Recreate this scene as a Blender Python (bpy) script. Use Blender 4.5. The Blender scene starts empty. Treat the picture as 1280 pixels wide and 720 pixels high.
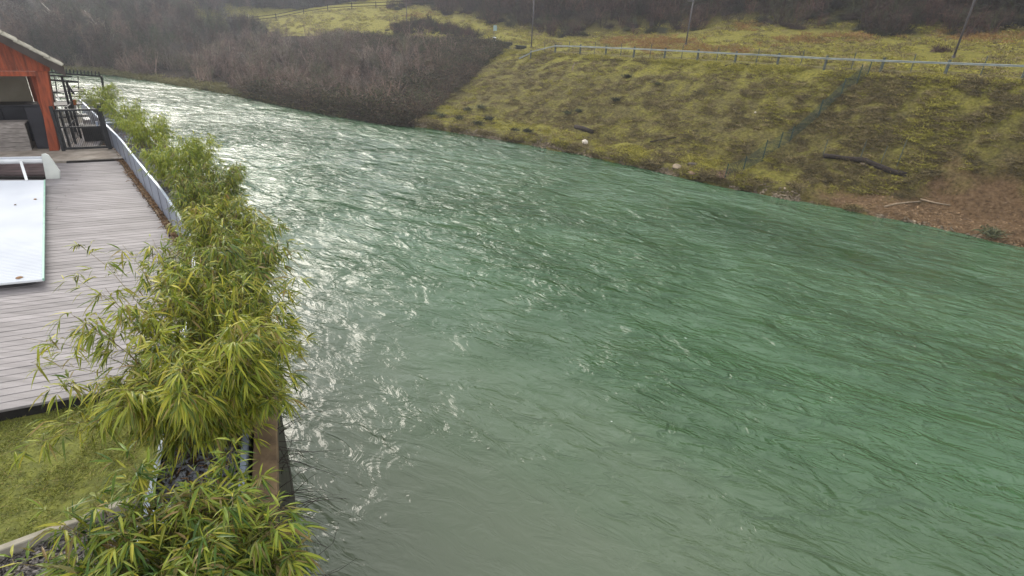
import bpy, math, random
import numpy as np
from mathutils import Vector, Matrix
from mathutils.bvhtree import BVHTree

random.seed(7)
rng = np.random.default_rng(7)
SC = bpy.context.scene
COL = SC.collection
RAD = math.radians

# ------------------------------------------------------------------ camera
PITCH, ROLL, HC, FPX = RAD(26.2), RAD(3.2), 8.0, 700.0
cam_d = bpy.data.cameras.new('camera')
cam = bpy.data.objects.new('camera', cam_d)
COL.objects.link(cam)
SC.camera = cam
_f = Vector((0, math.cos(PITCH), -math.sin(PITCH)))
_r0 = Vector((1, 0, 0)); _u0 = _r0.cross(_f)
_r = math.cos(ROLL) * _r0 + math.sin(ROLL) * _u0
_u = -math.sin(ROLL) * _r0 + math.cos(ROLL) * _u0
M3 = Matrix((_r, _u, -_f)).transposed()
cam.matrix_world = Matrix.Translation((0, 0, HC)) @ M3.to_4x4()
cam_d.sensor_width = 36.0
cam_d.lens = 36.0 * FPX / 1280.0
cam_d.clip_start = 0.1
cam_d.clip_end = 3000

# ------------------------------------------------------------------ world, sun, exposure
SUN_EL, SUN_AZ = RAD(30.0), RAD(-45.0)       # azimuth from +Y towards +X
w = bpy.data.worlds.new('World'); SC.world = w; w.use_nodes = True
nt = w.node_tree
sky = nt.nodes.new('ShaderNodeTexSky'); sky.sky_type = 'NISHITA'
sky.sun_disc = False
sky.sun_elevation = SUN_EL
sky.sun_rotation = SUN_AZ
sky.air_density = 1.0; sky.dust_density = 1.2; sky.ozone_density = 1.0
bg = nt.nodes['Background']; bg.inputs['Strength'].default_value = 0.15
# thin, nearly even cloud cover over the whole sky
tcw = nt.nodes.new('ShaderNodeTexCoord'); nzw = nt.nodes.new('ShaderNodeTexNoise'); nzw.inputs['Scale'].default_value = 2.2; nzw.inputs['Detail'].default_value = 5
nt.links.new(tcw.outputs['Generated'], nzw.inputs['Vector'])
crw = nt.nodes.new('ShaderNodeValToRGB'); crw.color_ramp.elements[0].position = .3; crw.color_ramp.elements[1].position = .7
crw.color_ramp.elements[0].color = (6.5, 6.6, 6.7, 1); crw.color_ramp.elements[1].color = (9.8, 9.7, 9.5, 1)
nt.links.new(nzw.outputs['Fac'], crw.inputs[0])
mxw = nt.nodes.new('ShaderNodeMix'); mxw.data_type = 'RGBA'; mxw.inputs[0].default_value = .86
nt.links.new(sky.outputs[0], mxw.inputs[6]); nt.links.new(crw.outputs[0], mxw.inputs[7])
nt.links.new(mxw.outputs[2], bg.inputs[0])
sl = bpy.data.lights.new('sun', 'SUN'); sl.energy = 2.4; sl.angle = RAD(38.0); sl.color = (1.0, 0.93, 0.82)
so = bpy.data.objects.new('sun', sl); COL.objects.link(so)
sd = Vector((math.sin(SUN_AZ) * math.cos(SUN_EL), math.cos(SUN_AZ) * math.cos(SUN_EL), math.sin(SUN_EL)))
so.rotation_euler = sd.to_track_quat('Z', 'Y').to_euler()
SC.view_settings.view_transform = 'Standard'
SC.view_settings.look = 'None'
SC.view_settings.exposure = 0.45
SC.view_settings.gamma = 1.0
SC.cycles.use_denoising = True
SC.cycles.max_bounces = 6
SC.cycles.volume_bounces = 0

# ------------------------------------------------------------------ survey helpers (points of the place)
CAMP = Vector((0, 0, HC))
def sight(x, y):
    return _f + _r * ((x - 640) / FPX) - _u * ((y - 360) / FPX)
def at(x, y, z):
    d = sight(x, y); return CAMP + d * ((z - HC) / d.z)
def atd(x, y, depth):
    return CAMP + sight(x, y) * depth

# ------------------------------------------------------------------ materials
MATS = {}
def new_mat(name):
    m = bpy.data.materials.new(name); m.use_nodes = True
    n = m.node_tree
    return m, n, n.nodes['Principled BSDF']
def N(n, t, **k):
    x = n.nodes.new(t)
    for a, b in k.items(): setattr(x, a, b)
    return x
def mat(name, col, col2=None, rough=0.8, scale=4.0, metal=0.0, bump=0.0, bscale=30.0, spec=0.3, island=0.0, stretch=(1, 1, 1), detail=5):
    if name in MATS: return MATS[name]
    m, n, p = new_mat(name)
    p.inputs['Roughness'].default_value = rough
    p.inputs['Metallic'].default_value = metal
    p.inputs['Specular IOR Level'].default_value = spec
    tc = N(n, 'ShaderNodeTexCoord'); mp = N(n, 'ShaderNodeMapping'); mp.inputs['Scale'].default_value = stretch
    n.links.new(tc.outputs['Object'], mp.inputs[0])
    c2 = col2 or tuple(c * 0.65 for c in col)
    no = N(n, 'ShaderNodeTexNoise'); no.inputs['Scale'].default_value = scale; no.inputs['Detail'].default_value = detail
    n.links.new(mp.outputs[0], no.inputs['Vector'])
    r = N(n, 'ShaderNodeValToRGB'); r.color_ramp.elements[0].position = 0.33; r.color_ramp.elements[1].position = 0.67
    r.color_ramp.elements[0].color = (*c2, 1); r.color_ramp.elements[1].color = (*col, 1)
    n.links.new(no.outputs['Fac'], r.inputs[0])
    out = r.outputs[0]
    if island > 0:
        g = N(n, 'ShaderNodeNewGeometry'); oi = N(n, 'ShaderNodeObjectInfo')
        ad = N(n, 'ShaderNodeMath', operation='ADD'); n.links.new(g.outputs['Random Per Island'], ad.inputs[0]); n.links.new(oi.outputs['Random'], ad.inputs[1])
        fr = N(n, 'ShaderNodeMath', operation='FRACT'); n.links.new(ad.outputs[0], fr.inputs[0])
        mr = N(n, 'ShaderNodeMapRange'); mr.inputs[3].default_value = 1 - island; mr.inputs[4].default_value = 1 + island
        n.links.new(fr.outputs[0], mr.inputs[0])
        hs = N(n, 'ShaderNodeHueSaturation'); n.links.new(out, hs.inputs['Color']); n.links.new(mr.outputs[0], hs.inputs['Value'])
        out = hs.outputs[0]
    n.links.new(out, p.inputs['Base Color'])
    if bump > 0:
        nb = N(n, 'ShaderNodeTexNoise'); nb.inputs['Scale'].default_value = bscale; nb.inputs['Detail'].default_value = 4
        n.links.new(mp.outputs[0], nb.inputs['Vector'])
        b = N(n, 'ShaderNodeBump'); b.inputs['Strength'].default_value = 1.0; b.inputs['Distance'].default_value = bump
        n.links.new(nb.outputs['Fac'], b.inputs['Height']); n.links.new(b.outputs[0], p.inputs['Normal'])
    MATS[name] = m
    return m

def leaf_mat(name, cols, trans=0.35, rough=0.5, vary=0.0):
    """thin leaves: colour picked per leaf, some light passes through"""
    m, n, p = new_mat(name)
    g = N(n, 'ShaderNodeNewGeometry'); oi = N(n, 'ShaderNodeObjectInfo')
    ad = N(n, 'ShaderNodeMath', operation='ADD'); n.links.new(g.outputs['Random Per Island'], ad.inputs[0]); n.links.new(oi.outputs['Random'], ad.inputs[1])
    fr = N(n, 'ShaderNodeMath', operation='FRACT'); n.links.new(ad.outputs[0], fr.inputs[0])
    r = N(n, 'ShaderNodeValToRGB')
    e = r.color_ramp.elements
    while len(e) < len(cols): e.new(0.5)
    for i, c in enumerate(cols):
        e[i].position = i / (len(cols) - 1); e[i].color = (*c, 1)
    n.links.new(fr.outputs[0], r.inputs[0])
    out = r.outputs[0]
    if vary > 0:
        m2 = N(n, 'ShaderNodeMath', operation='MULTIPLY'); n.links.new(oi.outputs['Random'], m2.inputs[0]); m2.inputs[1].default_value = 7.31
        m3 = N(n, 'ShaderNodeMath', operation='FRACT'); n.links.new(m2.outputs[0], m3.inputs[0])
        mr = N(n, 'ShaderNodeMapRange'); mr.inputs[3].default_value = 1 - vary; mr.inputs[4].default_value = 1 + vary; n.links.new(m3.outputs[0], mr.inputs[0])
        hs = N(n, 'ShaderNodeHueSaturation'); n.links.new(out, hs.inputs['Color']); n.links.new(mr.outputs[0], hs.inputs['Value']); out = hs.outputs[0]
    n.links.new(out, p.inputs['Base Color'])
    p.inputs['Roughness'].default_value = rough; p.inputs['Specular IOR Level'].default_value = 0.35
    tr = N(n, 'ShaderNodeBsdfTranslucent'); n.links.new(out, tr.inputs[0])
    mx = N(n, 'ShaderNodeMixShader'); mx.inputs[0].default_value = trans
    n.links.new(p.outputs[0], mx.inputs[1]); n.links.new(tr.outputs[0], mx.inputs[2])
    n.links.new(mx.outputs[0], n.nodes['Material Output'].inputs[0])
    MATS[name] = m
    return m

# ------------------------------------------------------------------ objects
def tag(o, label=None, cat=None, group=None, kind=None):
    if label: o['label'] = label
    if cat: o['category'] = cat
    if group: o['group'] = group
    if kind: o['kind'] = kind
    return o
def empty(name, loc=(0, 0, 0), rz=0.0):
    o = bpy.data.objects.new(name, None); COL.objects.link(o)
    o.location = loc; o.rotation_euler = (0, 0, rz); o.empty_display_size = 0.2
    return o
def link(name, me, m, parent=None, loc=None, rot=None):
    if m is not None and not me.materials: me.materials.append(m)
    o = bpy.data.objects.new(name, me); COL.objects.link(o)
    if parent is not None: o.parent = parent
    if loc is not None: o.location = loc
    if rot is not None: o.rotation_euler = rot
    return o
def np_mesh(name, V, F, smooth=False):
    """V (n,3), F (m,3) or (m,4) numpy -> mesh"""
    me = bpy.data.meshes.new(name)
    V = np.asarray(V, dtype=np.float32); F = np.asarray(F, dtype=np.int32)
    k = F.shape[1]
    me.vertices.add(len(V)); me.vertices.foreach_set('co', V.ravel())
    me.loops.add(F.size); me.loops.foreach_set('vertex_index', F.ravel())
    me.polygons.add(len(F))
    me.polygons.foreach_set('loop_start', np.arange(0, F.size, k, dtype=np.int32))
    me.polygons.foreach_set('loop_total', np.full(len(F), k, dtype=np.int32))
    me.polygons.foreach_set('use_smooth', np.full(len(F), smooth, dtype=bool))
    me.update(calc_edges=True)
    return me
class MB:
    """collects shapes and links them as one mesh object"""
    def __init__(s): s.v = []; s.f = []
    def add(s, vs, fs):
        o = len(s.v); s.v += [tuple(v) for v in vs]; s.f += [tuple(i + o for i in f) for f in fs]; return s
    def box(s, c, size, ax=None):
        """ax: optional 3 unit vectors"""
        c = Vector(c); X, Y, Z = ax or (Vector((1, 0, 0)), Vector((0, 1, 0)), Vector((0, 0, 1)))
        a, b, d = (size[0] / 2, size[1] / 2, size[2] / 2)
        vs = [c + X * i * a + Y * j * b + Z * k * d for k in (-1, 1) for j in (-1, 1) for i in (-1, 1)]
        return s.add(vs, [(0, 2, 3, 1), (4, 5, 7, 6), (0, 1, 5, 4), (2, 6, 7, 3), (0, 4, 6, 2), (1, 3, 7, 5)])
    def beam(s, p, q, wd, ht, up=Vector((0, 0, 1))):
        p = Vector(p); q = Vector(q); X = (q - p); L = X.length; X.normalize()
        Y = up.cross(X)
        if Y.length < 1e-4: Y = Vector((0, 1, 0)).cross(X)
        Y.normalize(); Z = X.cross(Y)
        return s.box((p + q) / 2, (L, wd, ht), (X, Y, Z))
    def tube(s, pts, radii, n=8, cap=True):
        pts = [Vector(p) for p in pts]
        if not hasattr(radii, '__len__'): radii = [radii] * len(pts)
        base = len(s.v); ref = None
        for i, p in enumerate(pts):
            t = (pts[min(i + 1, len(pts) - 1)] - pts[max(i - 1, 0)]).normalized()
            if ref is None:
                ref = t.orthogonal().normalized()
            ref = (ref - t * ref.dot(t)).normalized(); b = t.cross(ref)
            for k in range(n):
                a = 2 * math.pi * k / n
                s.v.append(tuple(p + (ref * math.cos(a) + b * math.sin(a)) * radii[i]))
        for i in range(len(pts) - 1):
            for k in range(n):
                a = base + i * n + k; b2 = base + i * n + (k + 1) % n
                s.f.append((a, b2, b2 + n, a + n))
        if cap:
            s.f.append(tuple(base + k for k in reversed(range(n))))
            s.f.append(tuple(base + (len(pts) - 1) * n + k for k in range(n)))
        return s
    def prism(s, poly, vec):
        n = len(poly); vec = Vector(vec)
        vs = [Vector(p) for p in poly] + [Vector(p) + vec for p in poly]
        fs = [tuple(range(n - 1, -1, -1)), tuple(range(n, 2 * n))] + [(i, (i + 1) % n, (i + 1) % n + n, i + n) for i in range(n)]
        return s.add(vs, fs)
    def build(s, name, m, parent=None, smooth=False, bevel=0.0):
        me = bpy.data.meshes.new(name); me.from_pydata(s.v, [], s.f)
        if smooth:
            for p in me.polygons: p.use_smooth = True
        o = link(name, me, m, parent)
        if bevel > 0:
            b = o.modifiers.new('bevel', 'BEVEL'); b.width = bevel; b.segments = 1; b.limit_method = 'ANGLE'
        return o

# ------------------------------------------------------------------ value noise in numpy
_T = rng.random((256, 256))
def vnoise(x, y):
    xi = np.floor(x).astype(int); yi = np.floor(y).astype(int); fx = x - xi; fy = y - yi
    fx = fx * fx * (3 - 2 * fx); fy = fy * fy * (3 - 2 * fy)
    a = _T[xi % 256, yi % 256]; b = _T[(xi + 1) % 256, yi % 256]; c = _T[xi % 256, (yi + 1) % 256]; d = _T[(xi + 1) % 256, (yi + 1) % 256]
    return (a * (1 - fx) + b * fx) * (1 - fy) + (c * (1 - fx) + d * fx) * fy
def fbm(x, y, o=4):
    s = 0; a = 0.5
    for i in range(o):
        s = s + a * vnoise(x * 2 ** i + 17.3 * i, y * 2 ** i + 5.1 * i); a *= 0.5
    return s

# ------------------------------------------------------------------ ribbons: blades, twigs and leaves as numpy meshes
def ribbons(P, D, L, W, droop=0.0, seg=1, side=None):
    """P base points, D unit directions, L length, W width: tapered blades; seg+1 cross sections"""
    n = len(P)
    if side is None:
        r = rng.normal(size=(n, 3)); side = np.cross(D, r)
    side = side / (np.linalg.norm(side, axis=1, keepdims=True) + 1e-9)
    V = np.zeros((n, 2 * seg + 1, 3), np.float32)
    prof = {1: [1.0], 2: [0.7, 1.0], 3: [0.5, 1.0, 0.7]}[seg]
    for i in range(seg):
        t = i / seg
        c = P + D * (L * t)[:, None]; c[:, 2] -= (np.asarray(droop) * L * t * t)
        hw = (W * prof[i] / 2)[:, None]
        V[:, 2 * i] = c - side * hw; V[:, 2 * i + 1] = c + side * hw
    c = P + D * L[:, None]; c[:, 2] -= np.asarray(droop) * L
    V[:, 2 * seg] = c
    F = []
    for i in range(seg - 1):
        a = 2 * i
        F += [(a, a + 1, a + 3), (a, a + 3, a + 2)]
    a = 2 * (seg - 1); F += [(a, a + 1, a + 2)]
    F = np.array(F)
    FF = (F[None] + (np.arange(n) * (2 * seg + 1))[:, None, None]).reshape(-1, 3)
    return V.reshape(-1, 3), FF
def leaves(P, D, L, W, droop, side=None):
    """lance-shaped leaves folded along the midrib: 8 vertices, 8 triangles"""
    n = len(P)
    if side is None: side = np.cross(D, np.array([0, 0, 1.0])) + rng.normal(size=(n, 3)) * 0.35
    side = side / (np.linalg.norm(side, axis=1, keepdims=True) + 1e-9)
    nrm = np.cross(side, D)
    V = np.zeros((n, 8, 3), np.float32)
    def ctr(t):
        c = P + D * (L * t)[:, None]; c = c.copy(); c[:, 2] -= droop * L * t * t; return c
    V[:, 0] = ctr(0)
    c = ctr(0.3); h = (W / 2)[:, None]
    V[:, 1] = c - side * h + nrm * h * 0.35; V[:, 2] = c; V[:, 3] = c + side * h + nrm * h * 0.35
    c = ctr(0.65); h = (W * 0.36)[:, None]
    V[:, 4] = c - side * h + nrm * h * 0.35; V[:, 5] = c; V[:, 6] = c + side * h + nrm * h * 0.35
    V[:, 7] = ctr(1.0)
    F = np.array([(0, 2, 1), (0, 3, 2), (1, 2, 5), (1, 5, 4), (2, 3, 6), (2, 6, 5), (4, 5, 7), (5, 6, 7)])
    FF = (F[None] + (np.arange(n) * 8)[:, None, None]).reshape(-1, 3)
    return V.reshape(-1, 3), FF
def joinVF(parts):
    vs, fs, o = [], [], 0
    for v, f in parts:
        vs.append(v); fs.append(f + o); o += len(v)
    return np.concatenate(vs), np.concatenate(fs)

# scatter copies of prototype meshes over points: one object of kind stuff
def scatter(name, pts, protos, label, cat, scale=(0.8, 1.2), tilt=0.15, zs=None, parent=None, rotz=None):
    pc = bpy.data.collections.new(name + '_kinds')
    for me in protos:
        pc.objects.link(bpy.data.objects.new(me.name, me))
    pts = np.asarray(pts, np.float32); n = len(pts)
    me = bpy.data.meshes.new(name); me.vertices.add(n); me.vertices.foreach_set('co', pts.ravel())
    a = me.attributes.new('rot', 'FLOAT_VECTOR', 'POINT')
    rz = rng.random(n) * 2 * math.pi if rotz is None else rotz
    R = np.stack([rng.normal(0, tilt, n), rng.normal(0, tilt, n), rz], 1).astype(np.float32)
    a.data.foreach_set('vector', R.ravel())
    s = rng.uniform(*scale, n) if zs is None else np.asarray(zs)
    b = me.attributes.new('scl', 'FLOAT', 'POINT'); b.data.foreach_set('value', s.astype(np.float32))
    c = me.attributes.new('pid', 'INT', 'POINT'); c.data.foreach_set('value', rng.integers(0, len(protos), n).astype(np.int32))
    o = bpy.data.objects.new(name, me); COL.objects.link(o)
    if parent: o.parent = parent
    g = bpy.data.node_groups.new(name, 'GeometryNodeTree')
    g.interface.new_socket('Geometry', in_out='INPUT', socket_type='NodeSocketGeometry')
    g.interface.new_socket('Geometry', in_out='OUTPUT', socket_type='NodeSocketGeometry')
    gi = g.nodes.new('NodeGroupInput'); go = g.nodes.new('NodeGroupOutput')
    ip = g.nodes.new('GeometryNodeInstanceOnPoints'); ci = g.nodes.new('GeometryNodeCollectionInfo')
    ci.inputs['Collection'].default_value = pc; ci.inputs['Separate Children'].default_value = True; ci.inputs['Reset Children'].default_value = True
    def attr(nm, ty):
        x = g.nodes.new('GeometryNodeInputNamedAttribute'); x.data_type = ty; x.inputs['Name'].default_value = nm; return x
    ar, as_, ap = attr('rot', 'FLOAT_VECTOR'), attr('scl', 'FLOAT'), attr('pid', 'INT')
    g.links.new(gi.outputs[0], ip.inputs['Points']); g.links.new(ci.outputs[0], ip.inputs['Instance'])
    ip.inputs['Pick Instance'].default_value = True
    g.links.new(ap.outputs['Attribute'], ip.inputs['Instance Index'])
    er = g.nodes.new('FunctionNodeEulerToRotation'); g.links.new(ar.outputs['Attribute'], er.inputs[0])
    g.links.new(er.outputs[0], ip.inputs['Rotation']); g.links.new(as_.outputs['Attribute'], ip.inputs['Scale'])
    g.links.new(ip.outputs[0], go.inputs[0])
    md = o.modifiers.new('scatter', 'NODES'); md.node_group = g
    tag(o, label, cat, kind='stuff')
    return o

# ================================================================== THE FAR BANK
RS = 3.2; Z0 = RS * 13.25 / 1.455
rail_px = [(1277, 100), (1180, 96), (1100, 91), (1030, 86), (971, 82), (918, 79.5), (871, 77), (830, 74.5), (791.6, 73), (756.6, 71), (724.7, 69), (693.7, 67), (663.7, 65)]
RAILP = [atd(x, y, Z0 * (1 + i / 13.25)) for i, (x, y) in enumerate(rail_px)]
def V2(v): return Vector((v[0], v[1], v[2]))
cols = [   # waterline, crest line, foot of the hedge on the upper slope
    (Vector((62, -14, 0)), Vector((70, -6, 9)), Vector((84, 4, 12))),
    (Vector((42, 6, 0)), Vector((48.5, 13.5, 7.6)), Vector((60, 24, 10))),
    (Vector((31, 16, 0)), Vector((36.5, 23.5, 6.8)), Vector((47, 34, 9.2))),
    (at(1279, 311, 0), RAILP[0], atd(1280, 45, 43)),
    (at(1100, 272, 0), RAILP[2], atd(1110, 42, 48)),
    (at(900, 233, 0), RAILP[5].lerp(RAILP[6], .4), atd(930, 33, 57)),
    (at(700, 189, 0), RAILP[11], atd(720, 46, 70)),
    (at(505, 156, 0), atd(624, 61, 66), atd(600, 27, 84)),
    (at(395, 138, 0), atd(500, 50, 74), atd(515, 9, 100)),
    (at(280, 115, 0), atd(390, 44, 84), atd(400, 15, 108)),
    (at(120, 91, 0), atd(300, 44, 92), atd(290, 26, 118)),
    (Vector((-72, 70, 0)), Vector((-80, 100, 2.4)), Vector((-88, 122, 4))),
    (Vector((-110, 74, 0)), Vector((-124, 102, 3)), Vector((-134, 124, 5))),
    (Vector((-170, 76, 0)), Vector((-190, 104, 4)), Vector((-200, 128, 6)))]
hillk = [1, 1, 1, 1, 1, 1, 1, .8, .45, .4, .4, .5, .6, .6]
rows_all = []
for (W_, R_, S_), hk in zip(cols, hillk):
    d = (R_ - W_); d.z = 0; L = d.length; d.normalize()
    e = (S_ - R_); e.z = 0; e.normalize()
    nn = Vector((.5, .86, 0))
    ez = Vector((0, 0, 1))
    rows_all.append([
        W_ - d * 6 - ez * 2.6, W_ - ez * .05, W_ + d * .45 + ez * .42, W_.lerp(R_, .22) + ez * (-.22 * R_.z + max(.14 * R_.z, .55)),
        W_.lerp(R_, .6) + ez * (R_.z * -.01), R_ - d * .9 - ez * .22, R_, R_ + e * 2.6 + ez * .1,
        S_, S_ + nn * 14 + ez * 6.5 * hk, S_ + nn * 50 + ez * 24 * hk, S_ + nn * 110 + ez * 38 * hk, S_ + nn * 200 + ez * 52 * hk])
A = np.array([[tuple(p) for p in r] for r in rows_all])            # (columns, rows, 3)
def catmull(P, t):
    n = len(P); i = np.clip(np.floor(t).astype(int), 0, n - 2); f = (t - i)[:, None, None]
    p0, p1, p2, p3 = P[np.clip(i - 1, 0, n - 1)], P[i], P[i + 1], P[np.clip(i + 2, 0, n - 1)]
    return 0.5 * (2 * p1 + (p2 - p0) * f + (2 * p0 - 5 * p1 + 4 * p2 - p3) * f ** 2 + (3 * p1 - p0 - 3 * p2 + p3) * f ** 3)
tc_ = np.concatenate([np.linspace(0, 2, 20, endpoint=False), np.linspace(2, 8, 330, endpoint=False), np.linspace(8, 11, 90, endpoint=False), np.linspace(11, 13, 20)])
B = catmull(A, tc_)                                                 # (nc, rows, 3)
tr_ = np.concatenate([np.linspace(0, 1, 4, endpoint=False), np.linspace(1, 2, 5, endpoint=False), np.linspace(2, 3, 22, endpoint=False), np.linspace(3, 5, 70, endpoint=False),
                      np.linspace(5, 7, 16, endpoint=False), np.linspace(7, 8, 40, endpoint=False), np.linspace(8, 9, 20, endpoint=False), np.linspace(9, 12, 30)])
ri = np.clip(np.floor(tr_).astype(int), 0, 11); rf = (tr_ - ri)[None, :, None]
G = B[:, ri] * (1 - rf) + B[:, ri + 1] * rf                         # (nc, nr, 3)
NC, NR = G.shape[:2]
TR = np.broadcast_to(tr_[None], (NC, NR)); TC = np.broadcast_to(tc_[:, None], (NC, NR))
amp = np.interp(TR, [0, 1, 1.3, 3, 5, 6, 7, 8, 12], [0, .03, .3, .6, .42, .08, .06, .4, 2.5])
bump_ = (fbm(G[..., 0] * .55, G[..., 1] * .55, 4) - .47) * 1.2 + (fbm(G[..., 0] * 2.3 + 50, G[..., 1] * 2.3, 3) - .44) * .42
G = G.copy(); G[..., 2] += amp * bump_
wob = (fbm(G[..., 0] * .8 + 9, G[..., 1] * .8, 3) - .44) * 1.3 * np.exp(-((TR - 1.2) / .7) ** 2)
G[..., 2] += wob * .55
# slipped bare earth on the right: a scarp
def slip_mask(c, r, X, Y):
    n = fbm(X * .5 + 30, Y * .5 + 4, 4) - .47
    m = 1 / (1 + np.exp(-(3.95 + n * 1.6 - c) * 5)) * 1 / (1 + np.exp(-(3.35 + n * 2.2 - np.maximum(0, c - 3.5) * 1.3 - r + .3) * 6))
    return m * 1 / (1 + np.exp(-(r - 1.0) * 8))
soil = slip_mask(TC, TR, G[..., 0], G[..., 1])
G[..., 2] -= .28 * soil
idx = np.arange(NC * NR).reshape(NC, NR)
F = np.stack([idx[:-1, :-1], idx[1:, :-1], idx[1:, 1:], idx[:-1, 1:]], -1).reshape(-1, 4)[:, ::-1]
me = np_mesh('riverbank', G.reshape(-1, 3), F, True)
def fattr(me, nm, v):
    a = me.attributes.new(nm, 'FLOAT', 'POINT'); a.data.foreach_set('value', np.asarray(v, np.float32).ravel())
edge = np.exp(-((TR - 1.45) / .55) ** 2) * (TC < 7.3)
fattr(me, 'soil', soil); fattr(me, 'edge', edge)
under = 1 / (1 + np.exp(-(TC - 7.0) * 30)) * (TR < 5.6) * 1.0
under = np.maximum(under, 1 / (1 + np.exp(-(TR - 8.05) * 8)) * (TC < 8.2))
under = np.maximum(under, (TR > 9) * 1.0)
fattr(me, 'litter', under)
pathm = (.15 + .85 * (TC > 6.6)) * np.exp(-((TR - 6.55) / .3) ** 4) * (TC < 8)
fattr(me, 'path', pathm * 1.0)
bright = np.exp(-((TR - 5.4) / .7) ** 2) + .55 * np.exp(-((TR - 2.6) / .35) ** 2) * (TC > 4) + .75 * (TR > 7) * (TR < 9)
fattr(me, 'lush', bright)

def bank_material():
    m, n, p = new_mat('bank_ground')
    p.inputs['Roughness'].default_value = .95; p.inputs['Specular IOR Level'].default_value = .1
    tc = N(n, 'ShaderNodeTexCoord')
    def noise(sc, det=6, rough=.6, src=None):
        x = N(n, 'ShaderNodeTexNoise'); x.inputs['Scale'].default_value = sc; x.inputs['Detail'].default_value = det; x.inputs['Roughness'].default_value = rough
        n.links.new(src or tc.outputs['Object'], x.inputs['Vector']); return x.outputs['Fac']
    def ramp(src, stops):
        r = N(n, 'ShaderNodeValToRGB'); e = r.color_ramp.elements
        while len(e) < len(stops): e.new(.5)
        for k, (q, c) in enumerate(stops): e[k].position = q; e[k].color = (*c, 1)
        n.links.new(src, r.inputs[0]); return r.outputs[0]
    def mix(f, a, b):
        x = N(n, 'ShaderNodeMix', data_type='RGBA'); n.links.new(f, x.inputs[0]); n.links.new(a, x.inputs[6]); n.links.new(b, x.inputs[7]); return x.outputs[2]
    def attr(nm):
        a = N(n, 'ShaderNodeAttribute', attribute_name=nm); return a.outputs['Fac']
    def madd(a, k, b):
        x = N(n, 'ShaderNodeMath', operation='MULTIPLY_ADD'); n.links.new(a, x.inputs[0]); x.inputs[1].default_value = k
        if isinstance(b, float): x.inputs[2].default_value = b
        else: n.links.new(b, x.inputs[2])
        return x.outputs[0]
    n1 = noise(1.1, 8, .68); n2 = noise(6.0, 6, .7); n3 = noise(.35, 4)
    dull = ramp(n2, [(.3, (.05, .042, .018)), (.5, (.14, .12, .048)), (.72, (.25, .22, .08))])
    green = ramp(n2, [(.3, (.10, .10, .024)), (.5, (.26, .24, .05)), (.72, (.42, .38, .085))])
    f = madd(attr('lush'), .30, n1)
    f = ramp(f, [(.43, (0, 0, 0)), (.72, (1, 1, 1))])
    base = mix(f, dull, green)
    soilc = ramp(n2, [(.3, (.07, .045, .025)), (.5, (.19, .12, .065)), (.75, (.31, .21, .125))])
    sf = madd(noise(3.0, 5), .9, -.45); sf2 = N(n, 'ShaderNodeMath', operation='MULTIPLY_ADD', use_clamp=True)
    n.links.new(attr('soil'), sf2.inputs[0]); sf2.inputs[1].default_value = 1.35; n.links.new(sf, sf2.inputs[2])
    base = mix(sf2.outputs[0], base, soilc)
    ef = madd(attr('edge'), .66, -.58); ef = madd(noise(2.2, 6, .7), 1.0, ef); ef = ramp(ef, [(.5, (0, 0, 0)), (.58, (1, 1, 1))])
    stony = ramp(noise(5, 4, .8), [(.35, (.035, .028, .018)), (.5, (.19, .145, .09)), (.7, (.38, .30, .21))])
    base = mix(ef, base, stony)
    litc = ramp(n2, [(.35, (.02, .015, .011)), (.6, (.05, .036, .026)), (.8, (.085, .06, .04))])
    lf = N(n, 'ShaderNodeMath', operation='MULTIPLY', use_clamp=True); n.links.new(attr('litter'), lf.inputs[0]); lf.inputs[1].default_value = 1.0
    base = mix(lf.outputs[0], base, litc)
    pathc = ramp(n2, [(.3, (.16, .14, .11)), (.7, (.27, .25, .21))])
    base = mix(attr('path'), base, pathc)
    n.links.new(base, p.inputs['Base Color'])
    b = N(n, 'ShaderNodeBump'); b.inputs['Distance'].default_value = .4; n.links.new(noise(5.5, 6, .75), b.inputs['Height']); n.links.new(b.outputs[0], p.inputs['Normal'])
    return m
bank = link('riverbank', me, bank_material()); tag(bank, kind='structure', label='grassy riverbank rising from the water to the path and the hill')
BV = BVHTree.FromPolygons([tuple(v) for v in G.reshape(-1, 3)], [tuple(f) for f in F])
def on_bank(x, y):
    h = BV.ray_cast(CAMP, sight(x, y).normalized()); return h[0]
def drop(p):
    h = BV.ray_cast(Vector((p[0], p[1], 200)), Vector((0, 0, -1))); return h[0]
def G_at(c, r):
    """terrain position from column and row parameters (arrays)"""
    ic = np.interp(c, tc_, np.arange(NC)); ir = np.interp(r, tr_, np.arange(NR))
    i = np.clip(ic.astype(int), 0, NC - 2); j = np.clip(ir.astype(int), 0, NR - 2); a = (ic - i)[:, None]; b = (ir - j)[:, None]
    return (G[i, j] * (1 - a) + G[i + 1, j] * a) * (1 - b) + (G[i, j + 1] * (1 - a) + G[i + 1, j + 1] * a) * b

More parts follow.
